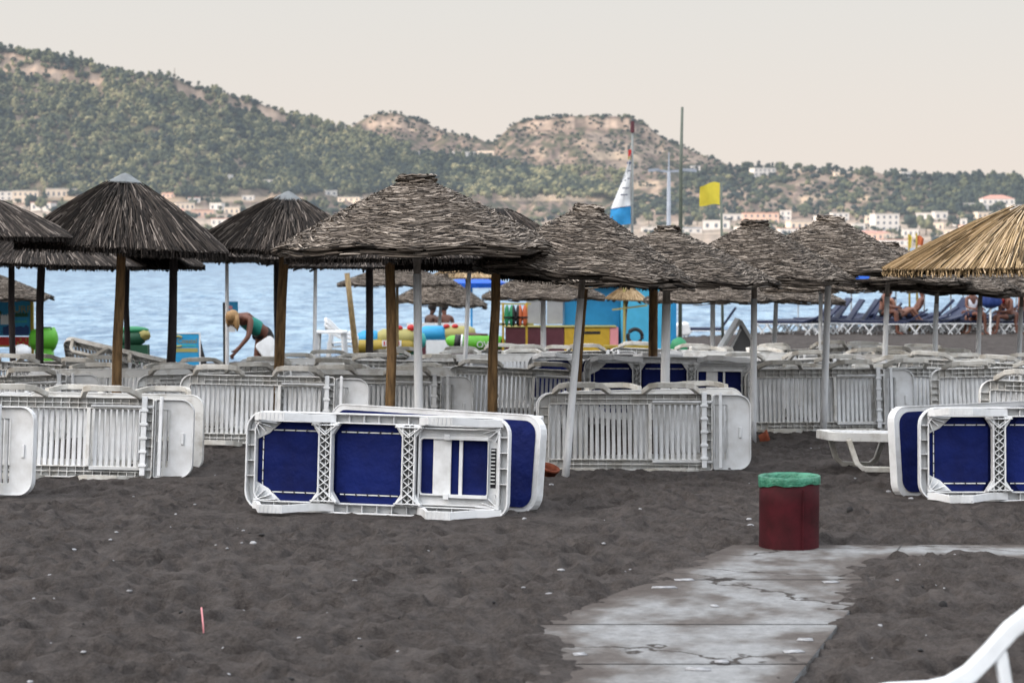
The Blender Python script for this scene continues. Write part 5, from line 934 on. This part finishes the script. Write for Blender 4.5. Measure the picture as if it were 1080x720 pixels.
def terr(px, d):
    n1 = fbm(px*0.035, d*0.004, 21, 4)-0.5; n2 = fbm(px*0.12, d*0.012, 27, 3)-0.5
    foot = 240.0 - 16*sm((360-px)/260)
    base = (255-(263-(263-foot)*np.clip((d-960)/190, 0, 1)**0.8))/F*np.minimum(d, 1150) + (d > 1150)*(d-1150)*0.01
    base = base*np.clip((d-950)/25, 0, 1) - 6*np.clip((968-d)/25, 0, 1) + n2*2*np.clip((d-985)/60, 0, 1)
    def layer(ridge, foot_py, d0, d1, cliff=None):
        t = np.clip((d-d0)/(d1-d0), 0, 1); tt = t**0.9
        py = foot_py + (ridge-foot_py)*tt
        if cliff is not None: py = py + cliff*(1-sm((t-0.955)/0.03))*sm((t-0.6)/0.3)
        z = (255-py)/F*d + (n1*26+n2*7)*np.sin(np.pi*t)**0.7*(d1-d0)/1200 + n2*5*t
        z = np.where(d > d1, (255-ridge)/F*d1 + n2*5 - (d-d1)*0.12, z)
        return np.where(d < d0, -50, base + (z-base)*sm((d-d0)/140))
    r1 = ip(px, R1); r2 = ip(px, R2); r3 = ip(px, R3)
    c1 = 19*(sm((px+200)/60)*(1-sm((px-95)/25))) + 12*sm((px-185)/8)*(1-sm((px-225)/10)) + 13*sm((px-240)/8)*(1-sm((px-312)/10))
    c2 = 12*sm((px-378)/8)*(1-sm((px-450)/20)) + 11*sm((px-540)/10)*(1-sm((px-690)/12))
    z = np.maximum(layer(r1, foot-2, 1150, 2050, c1), np.maximum(layer(r2, 214, 1600, 2700, c2), layer(r3, 238, 1120, 1650)))
    return np.maximum(z, base) + ZC
pxs = np.linspace(-620, 1700, 780); ds = np.concatenate([np.linspace(920, 1700, 240)[:-1], np.linspace(1700, 2760, 260), np.linspace(2800, 4200, 12)])
PXg, DG = np.meshgrid(pxs, ds); TZ = terr(PXg, DG); TX = (PXg-540)/F*DG
PYg = 255 - (TZ-ZC)*F/DG                       # elevation angle of every terrain point, in photo rows
def px2col(c): return np.array(c)
fine = fbm(PXg*0.25, DG*0.03, 33, 4); mid = fbm(PXg*0.05, PYg*0.11, 35, 4)
def cm(a, b, t): t = np.clip(t, 0, 1)[..., None]; return np.array(a)*(1-t)+np.array(b)*t
C = cm((0.135, 0.10, 0.082), (0.235, 0.175, 0.14), (fine-0.35)*3)
C = np.where(((fine+0.4*mid) < 0.68)[..., None], cm((0.075, 0.075, 0.05), (0.13, 0.11, 0.075), (mid-0.3)*3), C)
forest = (PXg < 390) & (PYg < 210); C = np.where(forest[..., None], C*0.55+np.array((0.045, 0.042, 0.03)), C)
gz, gd = np.gradient(TZ); slope = np.abs(gz/np.gradient(DG, axis=0)); rock = np.clip((slope-0.34)*3, 0, 1)
C = C*(1-rock[..., None]) + cm((0.12, 0.095, 0.08), (0.44, 0.34, 0.27), (0.6*fine+0.6*mid-0.32)*2.6)*rock[..., None]
bare = sm((mid-0.56)/0.06)*(PXg > 560)*(PYg > 140)*(PYg < 225); C = C*(1-bare[..., None])+np.array((0.29, 0.225, 0.175))*bare[..., None]
for (a0, a1, b0, b1) in ((150, 330, 207, 214), (520, 640, 203, 213), (778, 880, 179, 183), (835, 925, 206, 213), (620, 680, 160, 170), (655, 700, 190, 200), (870, 900, 175, 181), (-300, 120, 205, 212)):
    k = sm((PXg-a0)/12)*sm((a1-PXg)/12)*sm((PYg-b0)/2)*sm((b1-PYg)/2)*(0.5+fine); C = C*(1-np.clip(k, 0, 0.9)[..., None])+np.array((0.40, 0.31, 0.225))*np.clip(k, 0, 0.9)[..., None]
town = sm((PYg-214-14*(PXg > 560))/8)*(0.35+0.9*fine)*((PXg < 330)+(PXg > 560)); C = C*(1-np.clip(town, 0, .85)[..., None])+np.array((0.40, 0.33, 0.27))*np.clip(town, 0, .85)[..., None]
C4 = np.concatenate([C, np.ones(C.shape[:2]+(1,))], -1).reshape(-1, 4)
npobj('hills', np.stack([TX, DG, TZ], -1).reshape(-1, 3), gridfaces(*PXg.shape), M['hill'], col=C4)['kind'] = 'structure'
PYmin = np.minimum.accumulate(PYg, axis=0)
def hit(px, py):                               # where the line of sight meets the slope
    c = int(np.clip(round((px-pxs[0])/(pxs[1]-pxs[0])), 0, len(pxs)-1)); col = PYmin[:, c]
    if py < col.min(): return None
    k = int(np.argmax(col <= py)); d = ds[k]; return Vector(((px-540)/F*d, d, float(TZ[k, c])))
# unseen hill added behind and left of the beach to block the low sun
hx, hy = np.meshgrid(np.linspace(-330, -62, 70), np.linspace(-260, 75, 80)); ed = np.minimum(np.minimum((hx+330)/60, (-62-hx)/34), np.minimum((hy+260)/60, (75-hy)/34))
npobj('sun_block_hill', np.stack([hx, hy, -2+52*sm(ed)*(0.85+0.3*fbm(hx*0.03, hy*0.03, 51, 4))], -1).reshape(-1, 3), gridfaces(*hx.shape), M['hill'], col=np.tile((0.10, 0.09, 0.06, 1), (hx.size, 1)))['kind'] = 'structure'
# trees on the slopes: one mass per wood
def ico():
    t = (1+5**0.5)/2; v = np.array([(-1,t,0),(1,t,0),(-1,-t,0),(1,-t,0),(0,-1,t),(0,1,t),(0,-1,-t),(0,1,-t),(t,0,-1),(t,0,1),(-t,0,-1),(-t,0,1)], float); v /= np.linalg.norm(v[0])
    f = np.array([(0,11,5),(0,5,1),(0,1,7),(0,7,10),(0,10,11),(1,5,9),(5,11,4),(11,10,2),(10,7,6),(7,1,8),(3,9,4),(3,4,2),(3,2,6),(3,6,8),(3,8,9),(4,9,5),(2,4,11),(6,2,10),(8,6,7),(9,8,1)]); return v, f
IV, IF = ico(); rs = np.random.RandomState(11)
def crown(kind, ):                               # unit-height crown of ragged lumps; returns verts, faces, tone offset
    vs, fs, to = [], [], []; n = 11 if kind != 'bush' else 5
    for k in range(n):
        h = rs.rand(); 
        if kind == 'pine': rad = 0.30*(1.05-h)+0.05; c = np.array([rs.uniform(-1, 1)*rad, rs.uniform(-1, 1)*rad, 0.18+0.72*h]); r_ = 0.13+0.10*(1-h)
        elif kind == 'round': a = rs.rand()*6.28; rad = 0.30*math.sqrt(rs.rand()); c = np.array([math.cos(a)*rad, math.sin(a)*rad, 0.35+0.45*h*(1-rad)]); r_ = rs.uniform(0.14, 0.22)
        elif kind == 'cypress': c = np.array([rs.uniform(-.03, .03), rs.uniform(-.03, .03), 0.08+0.85*k/n]); r_ = 0.10*(1-0.6*k/n)+0.02
        else: c = np.array([rs.uniform(-.35, .35), rs.uniform(-.35, .35), 0.3+0.2*h]); r_ = rs.uniform(0.25, 0.4)
        v = IV*(1+rs.uniform(-0.45, 0.45, (12, 1)))*r_*np.array([1, 1, 0.9 if kind != 'cypress' else 2.2])+c; fs.append(IF+12*k); vs.append(v); to.append(np.full(12, rs.uniform(-0.12, 0.12)))
    return np.concatenate(vs), np.concatenate(fs), np.concatenate(to)
TPL = {k: [crown(k) for _ in range(5)] for k in ('pine', 'round', 'bush', 'cypress')}
def wood(name, label, pts):                    # pts: (pos, height, kind, tone)
    Vs, Fs, Ts = [], [], []; o = 0
    for (p, h, kd, tn) in pts:
        v, f, t = TPL[kd][rs.randint(5)]; a = rs.rand()*6.28; c, s = math.cos(a), math.sin(a); wd = h*rs.uniform(0.85, 1.25)
        q = np.stack([(v[:, 0]*c-v[:, 1]*s)*wd, (v[:, 0]*s+v[:, 1]*c)*wd, v[:, 2]*h], -1)+np.array(p)+np.array((0, 0, -0.06*h)); Vs.append(q); Fs.append(f+o); o += len(v); Ts.append(np.clip(t+tn, 0, 1))
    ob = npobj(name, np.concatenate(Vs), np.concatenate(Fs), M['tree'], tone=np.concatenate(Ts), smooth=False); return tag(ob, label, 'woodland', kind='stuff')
def scatter(poly_lo, poly_hi, x0, x1, n, hpx, kinds, tone, dens=None):
    out = []; tries = 0
    while len(out) < n and tries < n*8:
        tries += 1; px = rs.uniform(x0, x1); lo = poly_lo(px); hi = poly_hi(px)
        if lo >= hi: continue
        py = rs.uniform(lo, hi)
        if dens and rs.rand() > dens(px, py): continue
        h = hit(px, py)
        if h is None: continue
        out.append((tuple(h), rs.uniform(*hpx)*h.y/F, kinds[rs.randint(len(kinds))], np.clip(rs.normal(*tone)+0.9*(float(fbm(px*0.09, py*0.13, 81, 3))-0.5), 0, 1)))
    return out
r1f = lambda px: float(ip(px, R1)); r2f = lambda px: float(ip(px, R2)); r3f = lambda px: float(ip(px, R3))
clump = lambda s, th: (lambda px, py: float(np.clip((fbm(px*s, py*s*2, 41, 3)-th)*6, 0.05, 1)))
def cliffless(px, py):
    if -300 < px < 112 and r1f(px)+9 < py < r1f(px)+27: return 0.15
    if (185 < px < 225 or 240 < px < 312) and r1f(px)+2 < py < r1f(px)+19: return 0.07
    return 0.38+0.62*clump(0.07, 0.38)(px, py)
wood('pine_forest', 'pine forest covering the long hillside at left', scatter(lambda p: max(r1f(p)+2, 40), lambda p: 209 - (p > 250)*8, -330, 430, 8200, (6, 11.5), ['pine', 'round', 'pine'], (0.50, 0.30), cliffless))
wood('ridge_trees', 'bushy trees along the crest of the left hill', scatter(lambda p: r1f(p)-1, lambda p: r1f(p)+5, -330, 372, 260, (3, 6), ['round', 'bush'], (0.35, 0.15)))
wood('valley_wood', 'dark bluish wood in the dip between the hills', scatter(lambda p: max(165 if p < 520 else 172, r1f(p)-4), lambda p: 206, 285, 660, 2600, (6, 11), ['round', 'pine'], (0.30, 0.2)) + scatter(lambda p: 182, lambda p: 212, 470, 660, 260, (8, 13), ['round'], (0.8, 0.15)))
wood('hilltop_scrub', 'dark scrub dotted over the bare flat topped hill', scatter(lambda p: r2f(p)+1, lambda p: 198, 372, 800, 1500, (1.8, 4.2), ['bush', 'round'], (0.28, 0.2), clump(0.06, 0.36)) + scatter(lambda p: r2f(p)-0.5, lambda p: r2f(p)+2, 372, 760, 120, (3, 5), ['bush', 'round'], (0.2, 0.1)))
wood('plateau_wood', 'low dark trees and scrub on the plateau at right', scatter(lambda p: r3f(p)-1, lambda p: r3f(p)+6, 720, 1400, 420, (5, 11), ['round', 'pine'], (0.28, 0.15)) + scatter(lambda p: r3f(p)+7, lambda p: 228, 640, 1400, 2600, (3.5, 8), ['round', 'bush'], (0.3, 0.2), lambda px, py: 0.2+0.8*clump(0.03, 0.38)(px, py)) + scatter(lambda p: 190, lambda p: 226, 985, 1400, 1300, (8, 13), ['round', 'pine'], (0.2, 0.13)))
wood('shore_wood', 'mixed trees between the houses of the far shore', scatter(lambda p: 212, lambda p: 252, -330, 400, 420, (5, 10), ['round', 'pine', 'bush'], (0.4, 0.22), clump(0.05, 0.42)) + scatter(lambda p: 222, lambda p: 258, 400, 1400, 760, (4, 9), ['round', 'bush', 'round'], (0.42, 0.25), clump(0.05, 0.40)))

# single trees that stand out in the town and on the plateau
def make_tree(kind, tn):
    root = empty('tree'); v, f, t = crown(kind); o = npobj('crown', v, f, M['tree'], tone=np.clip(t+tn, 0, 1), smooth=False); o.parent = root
    q = MB(); q.tube([(0, 0, -0.1), (0.01, 0, 0.2), (0, 0.01, 0.5)], [0.035, 0.028, 0.012], 6); q.build('trunk', M['far_trunk'], root); return root
TR = {('round', 0): make_tree('round', 0.2), ('round', 1): make_tree('round', 0.75), ('cypress', 0): make_tree('cypress', 0.12), ('pine', 1): make_tree('pine', 0.7), ('pine', 0): make_tree('pine', 0.2)}
desc = {('round', 0): 'dark round tree', ('round', 1): 'olive round tree', ('cypress', 0): 'slim dark cypress', ('pine', 1): 'pale green pointed pine', ('pine', 0): 'dark pointed pine'}
for (px, py, h, kd, lb) in ((33, 222, 19, ('round', 0), 'beside the long cream hotel at left'), (45, 223, 18, ('round', 1), 'beside the long cream hotel at left'), (171, 203, 11, ('pine', 1), 'at the foot of the pine forest'), (220, 247, 13, ('round', 1), 'among the houses left of the second metal cap'), (343, 222, 13, ('round', 1), 'left of the big pale reed umbrella'), (665, 240, 14, ('round', 0), 'right of the sail foot'), (684, 237, 16, ('round', 1), 'between the lamp post and the sail'), (735, 238, 19, ('round', 1), 'left of the yellow flag pole'), (725, 241, 15, ('round', 0), 'right of the tall bare pole'), (748, 237, 15, ('round', 0), 'under the yellow flag'),
    (779, 226, 10, ('pine', 1), 'right of the yellow flag pole'), (823, 246, 12, ('round', 1), 'by the long peach hotel'), (958, 246, 22, ('round', 0), 'right of the white apartment houses at right'), (976, 248, 26, ('round', 1), 'above the left end of the golden umbrella'), (1003, 240, 15, ('round', 0), 'between the golden umbrella and the right houses'), (1020, 238, 14, ('round', 0), 'left of the pink roofed house'), (1047, 226, 11, ('round', 0), 'in front of the pink roofed house'), (905, 181, 9, ('round', 0), 'on the plateau left of the long villa'), (874, 180, 9, ('round', 0), 'right of the square house on the plateau'), (995, 187, 8, ('pine', 0), 'alone on the skyline right of the long villa'), (760, 183, 9, ('round', 0), 'on the skyline above the yellow flag'), (785, 180, 9, ('pine', 0), 'on the skyline left of the white plateau house'), (948, 250, 12, ('cypress', 0), 'beside the white apartment houses at right'), (1010, 245, 17, ('cypress', 0), 'behind the golden umbrella')):
    h_ = hit(px, py)
    if h_ is None: continue
    o = inst(TR[kd]); k = h*h_.y/F; o.location = h_; o.scale = (k, k, k); o.rotation_euler = (0, 0, rs.rand()*6.28); tag(o, desc[kd]+' '+lb, 'tree')

# ------------------------------------------------------------------ houses of the far shore
WIN = {}
def house(px, py, wpx, hpx, wall, roof, lb, rows=1, cols=3, name='house', hip=False, arch=False):
    h_ = hit(px, py)
    if h_ is None: return
    s = h_.y/F; W_, H_ = wpx*s, hpx*s; D = min(W_*0.8, 12); e_ = empty(name, h_, R(rs.uniform(-14, 14))); tag(e_, lb, 'building')
    q = MB(); q.box(-W_/2, W_/2, 0, D, -3, H_); q.build('wall', M[wall], e_)
    q = MB(); o_ = 0.25
    if hip: q.add([(-W_/2-o_, -o_, H_+0.02), (W_/2+o_, -o_, H_+0.02), (W_/2+o_, D+o_, H_+0.02), (-W_/2-o_, D+o_, H_+0.02), (-W_*0.2, D/2, H_+H_*0.35), (W_*0.2, D/2, H_+H_*0.35)], [(0, 1, 5, 4), (1, 2, 5), (2, 3, 4, 5), (3, 0, 4), (3, 2, 1, 0)])
    else: q.box(-W_/2-o_, W_/2+o_, -o_, D+o_, H_+0.01, H_+0.35)
    q.build('roof', M[roof], e_)
    for r_ in range(rows):
        for c in range(cols):
            q = MB(); ww = W_/cols*0.36; wh = H_/rows*0.46; cx = -W_/2+W_*(c+0.5)/cols; z0 = H_*r_/rows+H_/rows*0.22; q.box(cx-ww/2, cx+ww/2, -0.06, -0.03, z0, z0+wh); q.build('window', M['far_glass'], e_)
    return e_
HS = [
 (28, 214, 26, 12, 'cream_wall', 'pale_roof', 'long cream hotel block at the far left below the forest', 2, 5), (66, 210, 32, 9, 'cream_wall', 'pale_roof', 'long low cream building right of the far left hotel', 1, 6), (4, 212, 20, 9, 'white_wall', 'pale_roof', 'white building at the left edge of the town', 2, 3), (44, 222, 22, 8, 'white_wall', 'red_roof', 'white house with red roof in front of the cream hotel', 1, 3),
 (178, 210, 14, 5, 'peach_wall', 'red_roof', 'small peach house directly right of the first metal cap', 1, 3), (196, 222, 20, 7, 'cream_wall', 'pale_roof', 'cream house above the gap between the two capped umbrellas', 1, 4), (228, 222, 13, 7, 'white_wall', 'pale_roof', 'white cubic house in the gap between the two capped umbrellas', 1, 2), (214, 230, 24, 8, 'peach_wall', 'red_roof', 'peach house with red roof in the gap between the capped umbrellas', 1, 4), (245, 226, 16, 7, 'cream_wall', 'pale_roof', 'cream house left of the second metal cap', 1, 3), (232, 238, 18, 7, 'white_wall', 'red_roof', 'lowest white house in the gap between the capped umbrellas', 1, 3),
 (240, 190, 9, 5, 'white_wall', 'pale_roof', 'tiny white chapel at the edge of the pine forest', 1, 1), (285, 199, 13, 8, 'white_wall', 'pale_roof', 'white villa among trees above the second metal cap', 1, 3), (262, 212, 12, 5, 'white_wall', 'pale_roof', 'small white house below the villa among trees', 1, 2), (368, 213, 24, 4, 'cream_wall', 'pale_roof', 'long low cream wall house left of the big reed umbrella', 1, 4),
 (448, 165, 13, 4, 'white_wall', 'pale_roof', 'leftmost white building on the saddle between the hills', 1, 3), (490, 168, 24, 7, 'white_wall', 'pale_roof', 'large white hotel on the saddle between the hills', 2, 5), (512, 166, 18, 6, 'cream_wall', 'pale_roof', 'cream building right of the saddle hotel', 1, 4), (590, 240, 18, 6, 'white_wall', 'pale_roof', 'white house low behind the tilted reed umbrella', 1, 3),
 (733, 180, 10, 4, 'white_wall', 'blue_roof', 'small white house beside the tall bare pole on the slope', 1, 2), (806, 186, 24, 8, 'white_wall', 'pale_roof', 'white two storey house on the plateau above the yellow flag', 2, 5), (852, 176, 15, 9, 'peach_wall', 'red_roof', 'square peach tower house on the plateau skyline', 2, 3), (929, 183, 26, 7, 'cream_wall', 'pale_roof', 'long cream villa on the plateau skyline', 1, 5), (960, 188, 22, 6, 'white_wall', 'pale_roof', 'white villa at the right end of the plateau', 1, 4), (888, 186, 18, 4, 'cream_wall', 'pale_roof', 'low cream wall house between tower house and villa', 1, 4),
 (755, 242, 28, 9, 'white_wall', 'pale_roof', 'white house at the foot of the yellow flag pole', 1, 3), (728, 246, 24, 5, 'white_wall', 'blue_roof', 'low white shed left of the yellow flag pole', 1, 3), (775, 233, 28, 7, 'white_wall', 'pale_roof', 'white house right of the yellow flag pole', 1, 4), (802, 236, 38, 11, 'peach_wall', 'red_roof', 'long peach hotel right of the yellow flag', 2, 6), (828, 233, 12, 10, 'white_wall', 'pale_roof', 'narrow white house at the right end of the peach hotel', 2, 2), (846, 242, 26, 8, 'cream_wall', 'pale_roof', 'cream house between the two right reed umbrellas', 1, 4),
 (868, 236, 16, 8, 'white_wall', 'pale_roof', 'white house behind the top of the right reed umbrella', 1, 3), (886, 234, 18, 9, 'white_wall', 'pale_roof', 'white block right of the top of the right reed umbrella', 2, 3), (935, 244, 26, 18, 'white_wall', 'pale_roof', 'tall white apartment house left of the golden umbrella', 3, 4), (918, 240, 12, 12, 'cream_wall', 'pale_roof', 'cream apartment house left of the tall white one', 2, 2), (916, 253, 30, 7, 'peach_wall', 'red_roof', 'long pink fronted shop below the tall white apartments', 1, 5), (944, 259, 34, 6, 'white_wall', 'red_roof', 'low white shop row left of the orange flag', 1, 5), (974, 236, 16, 11, 'white_wall', 'pale_roof', 'white house right of the tall apartments', 2, 2), (992, 232, 14, 8, 'white_wall', 'pale_roof', 'small white house above the golden umbrella', 1, 2), (1000, 249, 20, 7, 'cream_wall', 'pale_roof', 'cream house just over the golden rim', 1, 3), (1025, 246, 20, 8, 'peach_wall', 'red_roof', 'peach house just over the golden slope', 1, 3),
 (1052, 222, 34, 12, 'white_wall', 'red_roof', 'big white house with a flat pink roof at the right', 2, 6), (1025, 221, 22, 6, 'white_wall', 'pale_roof', 'low white house left of the pink roofed one', 1, 4), (1076, 226, 22, 9, 'white_wall', 'pale_roof', 'white house right of the pink roofed one', 1, 4), (1038, 231, 16, 7, 'cream_wall', 'pale_roof', 'cream house below the pink roofed one', 1, 3),
 (690, 246, 26, 6, 'white_wall', 'pale_roof', 'low white house between the lamp post and the tall bare pole', 1, 3), (650, 235, 14, 5, 'white_wall', 'pale_roof', 'small white house behind the sail foot', 1, 2), (790, 246, 22, 6, 'white_wall', 'pale_roof', 'low white house below the long peach hotel', 1, 4), (832, 248, 20, 7, 'white_wall', 'red_roof', 'white house with red roof right of the low house under the peach hotel', 1, 3), (860, 248, 18, 6, 'white_wall', 'pale_roof', 'white house with pale roof just left of the right reed umbrella top', 1, 3),
 (905, 243, 14, 7, 'white_wall', 'pale_roof', 'white house left of the cream apartment house', 1, 2), (930, 252, 18, 6, 'cream_wall', 'red_roof', 'small cream house with red roof under the tall white apartments', 1, 3), (960, 250, 16, 8, 'white_wall', 'pale_roof', 'white house right of the pink fronted shop', 1, 3), (985, 243, 18, 8, 'cream_wall', 'pale_roof', 'cream house left of the round trees above the golden umbrella', 1, 3), (1012, 238, 14, 7, 'white_wall', 'pale_roof', 'white cube house among the round trees above the golden umbrella', 1, 2),
 (188, 228, 14, 6, 'cream_wall', 'red_roof', 'cream house just over the right slope of the first capped umbrella', 1, 2), (255, 234, 16, 6, 'white_wall', 'pale_roof', 'white house just over the left slope of the second capped umbrella', 1, 3), (16, 226, 18, 7, 'cream_wall', 'pale_roof', 'cream house just over the leftmost dark umbrella', 1, 3), (205, 214, 14, 5, 'white_wall', 'red_roof', 'white house with red roof at the foot of the pine forest', 1, 2), (350, 207, 12, 5, 'white_wall', 'pale_roof', 'small white house in trees left of the big reed umbrella top', 1, 2)]
for k, h_ in enumerate(HS): house(*h_, hip=(h_[5] == 'red_roof' and k % 2 == 0))
q = MB(); h_ = hit(186, 90); q.tube([(0, 0, -2), (0, 0, 16*h_.y/F)], [0.5, 0.3], 6); tag(q.build('radio_mast', M['far_trunk'], loc=h_), 'thin radio mast on the crest of the left hill', 'mast')
